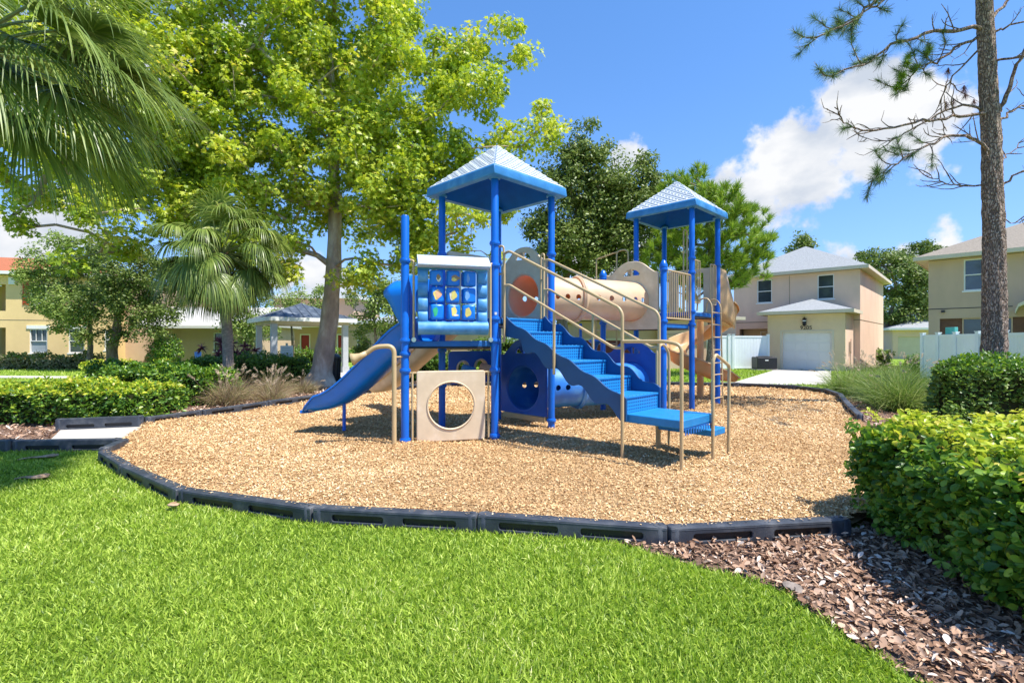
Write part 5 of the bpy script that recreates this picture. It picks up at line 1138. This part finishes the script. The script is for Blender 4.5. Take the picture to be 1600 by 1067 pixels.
def tree(name, label, cat, trunk, blobs, dens, per, crad, lsize, shape, mat, bark, group=None, flare=1.6, tip=.012, up=.6, flat=.75, power=.42):
    base = V3(trunk[0][0]); o = empty(name, tuple(base), 0, label, cat, group)
    tr = [(tuple(V3(p) - base), r) for p, r in trunk]; T = blob_targets([(tuple(V3(c) - base), r) for c, r in blobs], dens)
    mb, nodes = grow(tr, T, tip=tip, power=power); tm = trunk_mesh(tr, flare)
    t = tm.build('trunk', M[bark], o, 60); mb.build('branches', M[bark], o, 60)
    T = np.array(T); n = len(T) * per; idx = np.repeat(np.arange(len(T)), per)
    g = rng.normal(size=(n, 3)); g = g / np.linalg.norm(g, axis=1, keepdims=True) * (rng.random(n) ** .45)[:, None] * np.array([1, 1, flat])
    cr = crad * rng.uniform(.6, 1.3, len(T)); P = T[idx] + g * cr[idx][:, None]
    Nn = g * .6 + rng.normal(size=(n, 3)) * .5 + np.array([0, 0, up]); hue = rng.random(len(T))[idx] * .35 + rng.random(n) * .65
    scatter('crown', P, Nn, lsize * rng.uniform(.6, 1.25, n), shape, M[mat], o, rnd=hue); return o
B = lambda px, py, Z, r: (tuple(W(px, py, Z)), r)
# big sycamore
tree('sycamore', 'large sycamore with yellow-green leaves and a thick mottled trunk behind the slide', 'tree',
     [((-6.65, 16.9, -.1), .40), ((-6.5, 16.9, .9), .33), ((-6.3, 16.9, 2.2), .29), ((-6.15, 16.9, 4.0), .25), ((-6.1, 16.9, 6.0), .21), ((-6.2, 17, 8.0), .16), ((-6.3, 17.1, 10.5), .10), ((-6.4, 17.2, 13), .05)],
     [B(520, -170, 17, 3.2), B(420, 40, 16.5, 2.8), B(545, 60, 17, 2.6), B(640, 120, 16.5, 2.1), B(715, 190, 16, 1.6), B(790, 75, 16.5, .95), B(745, 110, 16.5, 1.1), B(825, 215, 16, .95), B(700, 290, 16, 1.7), B(600, 300, 16, 1.7), B(480, 230, 16, 2.2), B(395, 270, 15.5, 1.9), B(330, 190, 15.5, 2.3), B(300, 50, 16, 2.6), B(770, 320, 15.5, .8), B(565, 395, 15, .8), B(470, 395, 15, .8), B(645, 380, 15, .9), B(735, 365, 15, .8), B(250, 310, 15.5, 1.5), B(630, 10, 17, 1.2), B(600, 250, 15.5, 1.2), B(400, 380, 15, .7), B(520, 150, 19, 2.2), B(560, 300, 19, 2.0), B(330, 330, 16, 1.6), B(300, 250, 17, 2.0), B(440, 330, 16.5, 1.5), B(660, 330, 17, 1.7), B(620, 220, 17, 1.9), B(740, 250, 17, 1.4), B(690, 390, 16, .9), B(620, 420, 16, .7), B(745, 400, 16.5, .7), B(850, 190, 16, .7), B(180, 330, 17, 1.2), B(450, 440, 16, .6), B(540, 435, 15.8, .6), B(585, 440, 16, .5), B(400, 420, 16, .8), B(330, 400, 16.5, .9), B(660, 420, 16.5, .6), B(130, 300, 17, 1.2)],
     6.0, 150, .60, .145, LOBED, 'syc', 'sycbark', flare=1.75, tip=.014, up=.5)
tree('sycamore', 'second sycamore whose branches enter from the left picture edge behind the near palm', 'tree',
     [((-16.5, 14.5, -.1), .30), ((-16.3, 14.5, 2.5), .24), ((-16, 14.5, 5), .2), ((-15.7, 14.5, 8), .14), ((-15.5, 14.5, 11), .07)],
     [B(40, 20, 14, 2.6), B(150, 60, 14, 2.2), B(110, 240, 14, 1.3), B(55, 350, 13.5, .65), B(110, 385, 13.5, .55), B(200, 310, 14, 1.3), B(0, 150, 14, 2.2), B(240, 150, 14.5, 1.8), B(150, 340, 13.7, .7), B(25, 290, 14, .7), B(220, 220, 15, 1.9), B(270, 280, 15, 1.5), B(180, 380, 14.5, .8), B(60, 240, 15, 1.3)],
     5.8, 150, .6, .14, LOBED, 'syc', 'sycbark', tip=.014, up=.5)
# live oaks behind the towers
tree('live_oak', 'dark green live oak rising behind the beige tunnel between the two roofs', 'tree',
     [((2.6, 24, -.1), .38), ((2.5, 24, 1.6), .30), ((2.4, 24, 3.2), .24), ((2.8, 24, 5.5), .16), ((3.2, 24, 8), .09)],
     [B(915, 225, 24, 1.0), B(885, 265, 24, 1.3), B(940, 260, 24, 1.3), B(860, 380, 23, 1.3), B(930, 380, 24.5, 1.6), B(975, 320, 23, 1.3), B(1010, 260, 24, .7), B(1040, 300, 24, .8), B(920, 290, 24, 1.8), B(870, 330, 23.5, 1.6), B(950, 340, 24, 1.8), B(900, 390, 23, 1.5), B(1000, 285, 24, 1.0), B(1020, 330, 24, 1.3), B(960, 410, 23, 1.3), B(835, 290, 24, .9), B(860, 410, 23.5, .9), B(985, 380, 23, 1.2), B(1035, 390, 24, 1.0)],
     10, 170, .66, .17, LEAF, 'oak', 'bark', tip=.016)
tree('live_oak', 'thin-trunked left one of the two oaks before the yellow house', 'tree',
     [((-23.3, 27, -.1), .17), ((-23.25, 27, 1.2), .13), ((-23.3, 27, 2.4), .10), ((-23.5, 27, 3.6), .06)],
     [B(45, 440, 26, .9), B(100, 500, 26, .9), B(120, 470, 26, 1.3), B(70, 425, 27, 1.2), B(110, 400, 27, 1.4), B(90, 465, 26.5, 1.2), B(140, 440, 27, 1.5), B(60, 480, 27, .7), B(130, 500, 26, .9), B(55, 400, 27, .5)], 11, 150, .55, .14, LEAF, 'oaklight', 'bark', tip=.014)
tree('live_oak', 'thick pale trunked right one of the two oaks before the yellow house', 'tree',
     [((-21.2, 26, -.1), .30), ((-21.25, 26, 1.1), .25), ((-21.0, 26, 1.9), .20), ((-20.9, 26, 3.4), .13), ((-20.8, 26, 4.8), .07)],
     [B(160, 520, 25.5, .8), B(235, 500, 25.5, 1.0), B(260, 440, 26, 1.1), B(190, 410, 26, 1.5), B(230, 430, 26, 1.5), B(170, 460, 26, 1.4), B(215, 480, 26, 1.3), B(250, 470, 26.5, 1.1), B(150, 400, 27, 1.2), B(120, 520, 25, .5), B(255, 510, 26, .6), B(185, 505, 26, .8)], 11, 150, .55, .14, LEAF, 'oak', 'bark', tip=.014)
for i, (px, Z, blobs, mt, lab) in enumerate((
    (400, 27, [(390, 470, 1.4), (405, 510, 1.2), (380, 505, 1.0), (400, 440, 1.0), (370, 470, .9)], 'oaklight', 'bushy tree with rusty tips immediately left of the gazebo'),
    (455, 30, [(455, 475, 1.1), (480, 480, 1.0), (430, 490, .6), (500, 470, .9)], 'oaklight', 'pale green tree crown rising behind the gazebo roof'),
    (585, 27, [(570, 470, 1.3), (600, 490, 1.3), (560, 510, .8), (620, 465, 1.2), (590, 440, .9), (640, 480, 1.2)], 'oaklight', 'small pale green tree between the sycamore trunk and the slide hood'),
    (700, 33, [(660, 490, 1.4), (700, 500, 1.4), (740, 490, 1.3), (690, 460, 1.2), (780, 480, 1.2)], 'oaklight', 'light green tree seen through the posts of the near tower'))):
    b = W(px, 540, Z); tree('small_tree', lab, 'tree', [((b.x, Z, -.1), .11), ((b.x + .1, Z, 1.2), .08), ((b.x, Z, 2.6), .05)], [B(x, y, Z, r) for x, y, r in blobs], 11, 120, .55, .15, LEAF, mt, 'bark', 'small trees near the gazebo', tip=.012)
for i, (px, Z, blobs, lab) in enumerate((
    (1395, 46, [(1380, 430, 2.4), (1410, 450, 2.2), (1395, 480, 2.0), (1425, 430, 1.8), (1420, 500, 1.8), (1360, 405, 1.2), (1440, 470, 1.5), (1385, 400, 1.0)], 'oak tree with a leaning trunk between the two right-hand houses'),
    (1445, 52, [(1440, 410, 2.2), (1450, 450, 2.4), (1430, 520, 2.0), (1445, 490, 2.4), (1425, 400, 1.2)], 'oak tree touching the left corner of the tan house'),
    (1255, 48, [(1253, 378, .9), (1245, 388, .8), (1263, 384, .8)], 'dark magnolia top showing above the garage house roof'))):
    b = W(px, 540, Z); tree('far_oak' if i < 2 else 'magnolia', lab, 'tree', [((b.x, Z, -.1), .28), ((b.x - .6, Z, 3), .2), ((b.x + (.4 if i < 2 else 0), Z, 6), .12)], [B(x, y, Z, r) for x, y, r in blobs], 3.4 if i < 2 else 8, 130, .85, .28, LEAF, 'oak', 'bark', tip=.03)
# far tree line
for i, (x, Z, h, w) in enumerate(((-60, 70, 8, 8), (-46, 62, 9, 7), (-33, 75, 9, 8), (-12, 66, 8, 7), (-3, 60, 7.5, 6), (5, 70, 8, 7), (14, 64, 7, 6), (24, 72, 8, 7), (38, 80, 8, 8), (52, 70, 8, 8), (75, 80, 9, 9), (-75, 80, 9, 9), (-22, 60, 7, 6), (45, 60, 7, 5))):
    lab = ('far tree above the yellow house roof at the left edge', 'far tree behind the yellow house ridge', 'far tree behind the left oaks', 'far tree behind the house with red doors', 'far tree directly behind the near tower', 'far tree behind the stairs', 'far tree behind the spiral slide', 'far tree left of the garage house', 'far tree behind the small pale building', 'far tree hidden by the tan house corner', 'far tree beyond the right picture edge', 'far tree beyond the left picture edge', 'far tree behind the gazebo', 'far tree just right of the small pale building')[i]
    tree('background_tree', lab, 'tree', [((x, Z, -.1), .25), ((x, Z, h * .4), .18), ((x, Z, h * .7), .1)], [((x + random.gauss(0, w * .22), Z + random.gauss(0, 1), h * random.uniform(.35, .75)), w * .24) for _ in range(7)], 2.4, 55, .9, .36, LEAF, 'oak' if i % 2 else 'oaklight', 'bark', 'trees far behind the houses', tip=.03)

# shrubs
def shrub(name, label, c, r, h, n, size, mat, shape=LEAF, cone=False, z0=-.1, cat='shrub'):
    o = empty(name, (c[0], c[1], z0), 0, label, cat); d = unit(rng.normal(size=(n, 3))); rr = rng.random(n) ** .35
    P = d * rr[:, None] * np.array([r, r, h / 2]); P[:, 2] += h / 2 + .05
    if cone: k = np.clip(1.25 - P[:, 2] / h, .12, 1); P[:, :2] *= k[:, None] * 1.15
    P += .12 * r * np.sin(P[:, ::-1] * 7 / max(r, .2))
    scatter('foliage', P, d * .8 + rng.normal(size=(n, 3)) * .5 + np.array([0, 0, .5]), size * rng.uniform(.6, 1.2, n), shape, M[mat], o, Dir=d + np.array([0, 0, .4]))
    mb = MB()
    for k in range(6): a = k * 1.05; mb.tube([(.03 * math.cos(a), .03 * math.sin(a), 0), (r * .4 * math.cos(a), r * .4 * math.sin(a), h * .6)], [.02, .008], 5)
    mb.build('stems', M['twig'], o, 0); return o
shrub('shrub', 'rounded light green shrub between the right oak and the tan house wing', (-18.8, 26.5), .85, 2.0, 3500, .12, 'hedge')
shrub('shrub', 'dense dark green cone-shaped shrub right of the sycamore trunk', (-8.6, 28.5), .75, 1.75, 4000, .10, 'oak', cone=True)
for k, (x, y, lb) in enumerate(((-19.2, 24.2, 'yellow-green mound plant at the foot of the right oak'), (-17.6, 24.6, 'low yellow-green plant left of the burgundy shrub'), (-15.2, 23.8, 'low yellow-green plant below the burgundy shrub'), (-20.4, 23.9, 'small bright mound plant left of the right oak trunk'))): shrub('mound_plant', lb, (x, y), .5, .6, 900, .14, 'hedgetop', cat='plant')
shrub('round_shrub', 'small dark round shrub between the garage house and the fountain grass', (18.5, 22.3), .55, .95, 2500, .08, 'hedgefar')
# burgundy cordyline
o = empty('cordyline', (-12.6, 21.5, -.1), 0, 'burgundy cordyline shrub in front of the tan house wing', 'shrub'); cs = []
mb = MB()
for k in range(20):
    a = random.uniform(0, 6.28); r_ = random.uniform(.1, 1.25); hh = random.uniform(.5, 1.55); p = (r_ * math.cos(a) * 1.1, r_ * .5 * math.sin(a), hh); cs.append(p); mb.tube([(p[0] * .3, p[1] * .3, 0), (p[0] * .8, p[1] * .8, hh * .6), p], [.02, .014, .008], 5)
mb.build('stems', M['twig'], o, 0); C_ = np.repeat(np.array(cs), 26, 0); D = unit(rng.normal(size=C_.shape) + np.array([0, 0, .7]))
V, F, rr = strips(C_, D, .36, .065, None, '', segs=3, droop=.5); np_mesh('foliage', V, F, M['burg'], o, rr)

# ornamental grasses
def clump(name, label, c, n, ln, wd, mat, spread=.12, lean=.55, droop=.9, plumes=0, group=None, pmat='plume', plen=.16):
    o = empty(name, (*c, -.1), 0, label, 'ornamental grass', group); Bs = rng.normal(size=(n, 3)) * spread; Bs[:, 2] = 0; D = rng.normal(size=(n, 3)) * lean; D[:, 2] = 1; D[:, :2] += Bs[:, :2] * 1.5
    V, F, rr = strips(Bs, unit(D), ln * rng.uniform(.55, 1.1, n), wd, None, '', segs=5, droop=droop * rng.uniform(.5, 1.3, n)); np_mesh('blades', V, F, M[mat], o, rr)
    if plumes:
        b = rng.normal(size=(plumes, 3)) * spread; b[:, 2] = 0; d = rng.normal(size=(plumes, 3)) * lean * .7; d[:, 2] = 1; d = unit(d)
        V, F, rr = strips(b, d, ln * 1.12, .008, None, '', segs=4, droop=.45); np_mesh('stalks', V, F, M[pmat], o, rr)
        p = b.copy(); dd_ = d.copy()
        for i in range(4): p = p + dd_ * ln * 1.12 / 4; dd_[:, 2] -= .45 / 4 * 2; dd_ = unit(dd_)
        q = 40; Q = np.repeat(p, q, 0) - np.repeat(dd_, q, 0) * (rng.random(len(p) * q) * plen)[:, None]; dr = unit(np.repeat(dd_, q, 0) + rng.normal(size=Q.shape) * .55)
        V, F, rr = strips(Q, dr, .05, .010, None, '', segs=1, droop=.1) if False else strips(Q, dr, .055, .011, None, '', segs=2, droop=.1); np_mesh('plumes', V, F, M[pmat], o, rr)
for k, (x, y, n, ln, pl, lb) in enumerate(((8.75, 11.0, 1500, 1.15, 5, 'fountain grass clump nearest the camera on the right border curve'), (9.35, 12.0, 1500, 1.15, 9, 'middle fountain grass clump on the right border curve'), (9.9, 13.0, 1300, 1.15, 12, 'fountain grass clump at the left end of the right hedge'), (9.7, 14.1, 1200, 1.15, 12, 'fountain grass clump with pale plumes at the back border corner'), (10.8, 15.0, 1200, 1.15, 14, 'fountain grass clump with plumes left of the white fence'), (12.4, 15.6, 1000, 1.15, 16, 'plumed fountain grass clump in front of the white fence post'))):
    clump('fountain_grass', lb, (x, y), n, ln, .012, 'fountain', .16, .5, .8, pl, 'fountain grasses on the right')
for k, (x, y, n, ln, pl, lb) in enumerate(((-6.95, 11.9, 700, .85, 14, 'tan feathery grass clump at the foot of the palm'), (-7.25, 12.7, 700, .9, 12, 'tan feathery grass clump behind the palm-foot clump'), (-6.5, 13.2, 700, .8, 12, 'brownish grass clump right of the palm trunk'), (-6.2, 14.6, 500, .65, 6, 'small green-brown grass tuft left of the sycamore'), (-6.9, 14.2, 600, .8, 12, 'tan grass clump in front of the dark hedge'), (-6.15, 12.5, 400, .6, 5, 'low tan grass tuft leaning over the left border rail'))):
    clump('feather_grass', lb, (x, y), n, ln, .011, 'purple', .12, .5, .8, pl, 'feathery grasses on the left', 'plume')

# palms
def palm(name, label, base, crown, nf, petL, fanL, nleaf, w, seed, trunk_r=.15, droop=1.0, extra=(), boots=14, dry=6, span=130):
    rs = random.Random(seed); o = empty(name, base, 0, label, 'palm tree'); c = V3(crown) - V3(base)
    pts = [V3((0, 0, 0)).lerp(c, t) + V3((.08 * math.sin(t * 3), 0, 0)) for t in [i / 8 for i in range(9)]]
    MB().tube(pts, [trunk_r * k for k in (1.35, 1.1, 1.0, 1.0, 1.0, 1.02, 1.05, 1.1, 1.0)], 16).build('trunk', M['palmtrunk'], o, 60)
    mb = MB()
    for k in range(boots):
        a = k * 2.4; z = -.05 - k * .05; d = V3((math.cos(a), math.sin(a), 0)); mb.tube([c + V3((0, 0, z - .15)) + d * trunk_r * .9, c + V3((0, 0, z + .05)) + d * trunk_r * 1.3, c + V3((0, 0, z + .22)) + d * (trunk_r * 1.3 + .12)], [.05, .045, .02], 6)
    mb.build('boots', M['boot'], o, 60)
    pet = MB(); VV, FF, RR = [], [], []; dv, df, dr = [], [], []; base_i = 0
    fr = [(rs.uniform(0, 6.283), e, False) for e in [R(80 - span * (i + .5) / nf + rs.uniform(-8, 8)) for i in range(nf)]] + [(a, e, False) for a, e in extra] + [(rs.uniform(0, 6.283), R(rs.uniform(-75, -55)), True) for _ in range(dry)]
    BP, BD, BL, BS, BR, BDRY = [], [], [], [], [], []
    for az, el, isdry in fr:
        az = az + 0; d = V3((math.cos(az) * math.cos(el), math.sin(az) * math.cos(el), math.sin(el))); p = c + V3((math.cos(az), math.sin(az), 0)) * trunk_r * .6; L = petL * rs.uniform(.8, 1.15) * (.7 if isdry else 1); path = [p.copy()]
        for k in range(6): p = p + d * (L / 6); d = (d + V3((0, 0, -.09 * droop))).normalized(); path.append(p.copy())
        pet.tube(path, [.022, .02, .018, .016, .014, .012, .010], 5)
        side = d.cross(V3((0, 0, 1))); side = side.normalized() if side.length > .05 else V3((1, 0, 0)); up = side.cross(d).normalized(); side = (side + up * rs.uniform(-.35, .35)).normalized(); up = side.cross(d).normalized()
        for i in range(nleaf):
            t = -1 + 2 * (i + .5) / nleaf; th = t * R(100); cost = (1 - abs(t)) * .28 * L * .6
            pos = p + d * cost - up * (cost * cost * .3); dr_ = d * math.cos(th) + side * math.sin(th) + up * (.10 + .22 * abs(t)) ; dr_ = dr_.normalized()
            l_ = fanL * (1 - .32 * abs(t) ** 2) * rs.uniform(.9, 1.08); sd = (up.cross(dr_)).normalized()
            sd = (sd + up * rs.uniform(-.4, .4)).normalized()
            BP.append(pos); BD.append(dr_); BL.append(l_); BS.append(sd); BR.append(rs.random() * .75 + rs.random() * .15 + (.1 if el > .6 else 0)); BDRY.append(isdry)
    pet.build('petioles', M['palm'] if False else M['pipe_leaf'], o, 60)
    BP, BD, BS = [np.array([tuple(x) for x in q]) for q in (BP, BD, BS)]; BL = np.array(BL); BR = np.array(BR); BDRY = np.array(BDRY)
    for k, nm_, mt in ((~BDRY, 'fronds', 'palm'), (BDRY, 'dry_fronds', 'palmdry')):
        if k.sum():
            V, F, rr = strips(BP[k], BD[k], BL[k], w, None, '', segs=7, droop=droop * (.75 + .6 * rng.random(k.sum())) * (1 if nm_ == 'fronds' else 1.6), rnd=BR[k], side=BS[k]); np_mesh(nm_, V, F, M[mt], o, rr)
    return o
M['pipe_leaf'] = pm('palm_petiole', (.16, .20, .06), .5, .2, 10)
palm('palm_tree', 'cabbage palm with drooping fan fronds entering from the upper left edge', (-5.75, 4.75, -.1), (-5.5, 4.8, 4.3), 30, 1.2, 1.0, 60, .028, 3, .17, .85, dry=2, span=100, extra=[(R(-20), R(10)), (R(5), R(25)), (R(15), R(-5)), (R(-5), R(-15)), (R(30), R(15)), (R(-30), R(-10)), (R(45), R(5)), (R(0), R(40)), (R(-12), R(-35)), (R(18), R(-40)), (R(60), R(-20)), (R(-8), R(3)), (R(12), R(12))])
palm('palm_tree', 'smaller cabbage palm standing in the left bed beside the tan grasses', (-8.05, 13.9, -.1), (-8.3, 13.9, 3.95), 44, 1.05, 1.05, 50, .042, 11, .14, 1.25, extra=[(R(a), R(e)) for a, e in ((-10, 20), (0, -15), (180, 10), (190, -25), (170, -40), (20, 0), (200, 30), (160, -10), (-20, -35), (-90, -10), (-120, -35), (-60, -30))], dry=9)

# slash pines
def tufts(name, pts, dirs, per, ln, wd, mat, parent, spread=.75):
    C_ = np.repeat(np.array(pts), per, 0); D = unit(np.repeat(np.array(dirs), per, 0) * .8 + rng.normal(size=(len(C_), 3)) * spread); C_ = C_ - np.repeat(np.array(dirs), per, 0) * (rng.random(len(C_)) * ln * .55)[:, None]
    V, F, rr = strips(C_, D, ln * rng.uniform(.7, 1.1, len(C_)), wd, None, '', segs=2, droop=.15); return np_mesh(name, V, F, M[mat], parent, rr)
def near_pine():
    Z = 10.7; K = 1.0; b = W(1556, 645, Z); base = V3((b.x, Z, -.1)); o = empty('pine_tree', tuple(base), 0, 'tall slash pine with scaly grey-brown bark and sparse branches at the right', 'tree')
    tp = [(W(1556, 644, Z), .25), (W(1553, 560, Z), .235), (W(1554, 450, Z), .215), (W(1552, 330, Z), .195), (W(1549, 220, Z), .18), (W(1543, 110, Z), .165), (W(1538, 0, Z), .15), (W(1535, -150, Z), .12), (W(1532, -330, Z), .07)]
    tm = MB(); pts, rr = [], []
    for i in range(len(tp) - 1):
        for k in range(14): s = k / 14; pts.append(tp[i][0].lerp(tp[i + 1][0], s) - base); rr.append(K * .92 * (tp[i][1] * (1 - s) + tp[i + 1][1] * s))
    tm.tube(pts, rr, 40); nv = []
    for i, p in enumerate(tm.v):
        ring = i // 40; c = pts[ring]; d = V3(p) - c; a = math.atan2(d.y, d.x); f = 1 + .05 * math.sin(a * 7 + ring * .35) + .04 * math.sin(a * 13 - ring * .9) + .03 * math.sin(ring * 2.1 + a * 3); nv.append(tuple(c + d * f))
    tm.v = nv; tm.build('trunk', M['pinebark'], o, 60)
    br = MB(); tuft_p, tuft_d, bare = [], [], []
    def branch(pp, dz, r0, tf=(), twig=1.0, deadtip=False):
        P = [W(x, y, Z + K * dz * k / (len(pp) - 1)) - base for k, (x, y) in enumerate(pp)]; q = []
        for i in range(len(P) - 1):
            for k in range(5):
                s = k / 5; a = P[max(i - 1, 0)]; b_, c_ = P[i], P[i + 1]; d_ = P[min(i + 2, len(P) - 1)]
                q.append(.5 * ((2 * b_) + (c_ - a) * s + (2 * a - 5 * b_ + 4 * c_ - d_) * s * s + (3 * b_ - a - 3 * c_ + d_) * s ** 3) + V3([random.gauss(0, .02) for _ in range(3)]))
        q.append(P[-1]); n = len(q); rs_ = [K * r0 * (1 - .75 * i / (n - 1)) for i in range(n)]; br.tube(q, rs_, 7)
        for i in range(3, n):
            f = i / n
            if random.random() < .8 * twig:
                d = (q[i] - q[i - 1]).normalized(); d2 = (d + V3((random.gauss(0, .55), random.gauss(0, .6), random.gauss(.15, .6)))).normalized(); p = q[i].copy(); tw = [p.copy()]; L = K * random.uniform(.25, .75) * (1.1 - .4 * f)
                for k in range(5):
                    d2 = (d2 + V3((random.gauss(0, .18), random.gauss(0, .18), random.gauss(.08, .18)))).normalized(); p = p + d2 * L / 5; tw.append(p.copy())
                    if random.random() < .3: e = (d2 + V3([random.gauss(0, .7) for _ in range(3)])).normalized(); br.tube([p, p + e * .1, p + e * .2 + V3((0, 0, .03))], [.006, .005, .003], 4)
                br.tube(tw, [.013, .012, .011, .009, .008, .005], 5)
                if any(a_ <= f <= b_ for a_, b_ in tf): tuft_p.append(tuple(tw[-1])); tuft_d.append(tuple(d2)); tuft_p.append(tuple(tw[3])); tuft_d.append(tuple(d2))
        if tf and tf[-1][1] >= 1: tuft_p.append(tuple(q[-1])); tuft_d.append(tuple((q[-1] - q[-2]).normalized()))
    branch([(1542, 45), (1475, 48), (1405, 66), (1350, 100), (1288, 118)], -.9, .045, [(.35, 1)], 1.1)
    branch([(1536, -90), (1440, -50), (1370, 0), (1335, 32), (1268, 60)], -1.2, .05, [(.45, 1)], 1.3)
    branch([(1538, -60), (1470, -60), (1400, -10), (1360, 15), (1300, 45)], -.4, .045, [(.6, 1)], 1.2)
    branch([(1545, 178), (1500, 182), (1440, 190), (1370, 205), (1325, 195), (1304, 168)], -1.0, .035, [(.72, .78)], 1.0)
    branch([(1545, 170), (1490, 170), (1430, 200), (1390, 220), (1350, 215)], .6, .028, [(.8, .9)], .8)
    branch([(1550, 250), (1530, 222), (1490, 212), (1440, 232), (1400, 255), (1362, 283)], -.7, .04, [(.5, 1)], 1.2)
    branch([(1552, 292), (1500, 288), (1470, 284), (1448, 272)], .3, .022, (), .8)
    branch([(1543, 52), (1500, 70), (1462, 98), (1430, 112), (1405, 138)], .4, .035, [(.4, 1)], 1.3)
    branch([(1543, 60), (1490, 120), (1470, 160), (1475, 210)], .9, .022, (), 1.0)
    branch([(1562, 175), (1580, 130), (1600, 80), (1640, 20)], -.3, .05, [(.9, 1)], .6); branch([(1548, 30), (1580, -5), (1620, -40)], .6, .04, (), .8)
    branch([(1562, 190), (1590, 168), (1640, 160)], .4, .028, (), .9); branch([(1566, 290), (1600, 268), (1640, 262)], -.4, .028, (), .8); branch([(1548, 50), (1590, 38), (1650, 30)], -.6, .028, [(.8, 1)], 1.0)
    branch([(1556, 250), (1580, 240), (1620, 195)], .7, .02, (), .8); branch([(1552, 330), (1585, 350), (1605, 340)], .3, .015, (), .5)
    branch([(1545, 100), (1600, 90), (1660, 110)], -.9, .03, [(.7, 1)], 1.0)
    random.seed(5)
    for k in range(8):
        a = k * .8; p = tp[7][0] - base; c = p + V3((0, 0, random.uniform(.4, 3))); e = c + V3((math.cos(a) * 1.8, math.sin(a) * 1.8, random.uniform(-.1, .9))); br.tube([c * 1, c.lerp(e, .5) + V3((0, 0, .15)), e], [.04, .03, .012], 6)
        for _ in range(10): t = random.uniform(.4, 1); pp = c.lerp(e, t) + V3([random.gauss(0, .22) for _ in range(3)]); tuft_p.append(tuple(pp)); tuft_d.append(tuple((pp - c).normalized()))
    for k in range(26):
        x, y = random.gauss(8.9, 1.5), random.gauss(9.0, 1.3); z = max(8.3, .74 * y + 1.9 + abs(random.gauss(0, .9))); c = V3((W(1532, -330, Z).x, Z, max(9.9, z - .2))) - base; e = V3((x, y, z)) - base
        br.tube([c, c.lerp(e, .5) + V3((0, 0, .25)), e], [.03, .022, .008], 5)
        for _ in range(7): t = random.uniform(.55, 1); pp = c.lerp(e, t) + V3([random.gauss(0, .2) for _ in range(3)]) + V3((0, 0, .15)); tuft_p.append(tuple(pp)); tuft_d.append(tuple((pp - c).normalized()))
    br.build('branches', M['pinebark'], o, 60)
    tufts('needles', tuft_p, tuft_d, 85, .21, .0065, 'pinedark', o, .75)
    g = [(1452, 75, .1), (1448, 82, .3), (1420, 88, .2), (1418, 98, .0), (1405, 130, .3), (1410, 118, .1), (1430, 108, .2), (1400, 138, .2)]
    tufts('bright_needles', [tuple(W(x, y, Z + d) - base) for x, y, d in g for _ in (0, 1)], [(-.3, -.2, .6)] * (2 * len(g)), 100, .17, .009, 'pineleaf', o, .8)
    g = [(1482, 112), (1508, 150), (1522, 160), (1478, 165), (1490, 160), (1506, 140)]
    tufts('dead_needles', [tuple(W(x, y, Z + .3) - base) for x, y in g], [(0, 0, -1)] * len(g), 60, .18, .008, 'dead', o, .35)
near_pine()
def far_pine():
    Z = 22; b = W(1110, 540, Z); base = V3((b.x, Z, -.1)); o = empty('pine_tree', tuple(base), 0, 'bushy bright green pine behind the far tower roof', 'tree')
    blobs = [(1060, 300, .9), (1085, 290, .9), (1130, 315, 1.1), (1170, 350, 1.0), (1110, 340, 1.5), (1150, 385, 1.3), (1200, 385, .7), (1080, 380, 1.5), (1120, 420, 1.2), (1180, 410, .9), (1050, 350, 1.1), (1160, 430, .8), (1060, 420, 1.1), (1090, 440, .9), (1020, 400, .8)]
    tr = [((0, 0, 0), .22), ((.1, 0, 2), .19), ((0, 0, 4), .15), ((0, 0, 6), .10), ((-.2, 0, 8), .05)]
    T = blob_targets([(tuple(W(x, y, Z + random.uniform(-.6, .8)) - base), r * 1.0) for x, y, r in blobs], 30); mb, nodes = grow(tr, T, tip=.012); trunk_mesh(tr, 1.4).build('trunk', M['pinebark'], o, 60); mb.build('branches', M['pinebark'], o, 60)
    A = np.array(T); cen = np.array([0, 0, 4.5]); D = unit(A - cen) * .6 + np.array([0, 0, .8])
    tufts('crown', A, unit(D), 90, .42, .03, 'pineleaf', o, .42)
far_pine()

# fallen leaves
def litter():
    n = 90; P = np.stack([rng.uniform(-6, 6, n), rng.uniform(2.2, 13, n), np.zeros(n)], 1); k = (np.abs(P[:, 0]) < P[:, 1] * .95) & (in_poly(P, PLAY) | in_poly(P, BEDR) | (rng.random(n) < .15)); P = P[k]
    ip = in_poly(P, PLAY); ib = in_poly(P, BEDR); P[:, 2] = np.where(ip, hz(P[:, 0], P[:, 1]) + .03, np.where(ib, -.07, -.065)); n = len(P); Nn = rng.normal(size=(n, 3)) * .35; Nn[:, 2] = 1
    tag(scatter('fallen_leaves', P, Nn, rng.uniform(.025, .065, n), LOBED, M['litter']), 'scattered dry brown leaves fallen on the grass and wood chips', 'fallen leaves', kind='stuff')
M['litter'] = leaf_mat('dry_leaf', [(.20, .10, .05), (.38, .24, .12), (.55, .42, .26)], .7, .1)
litter()
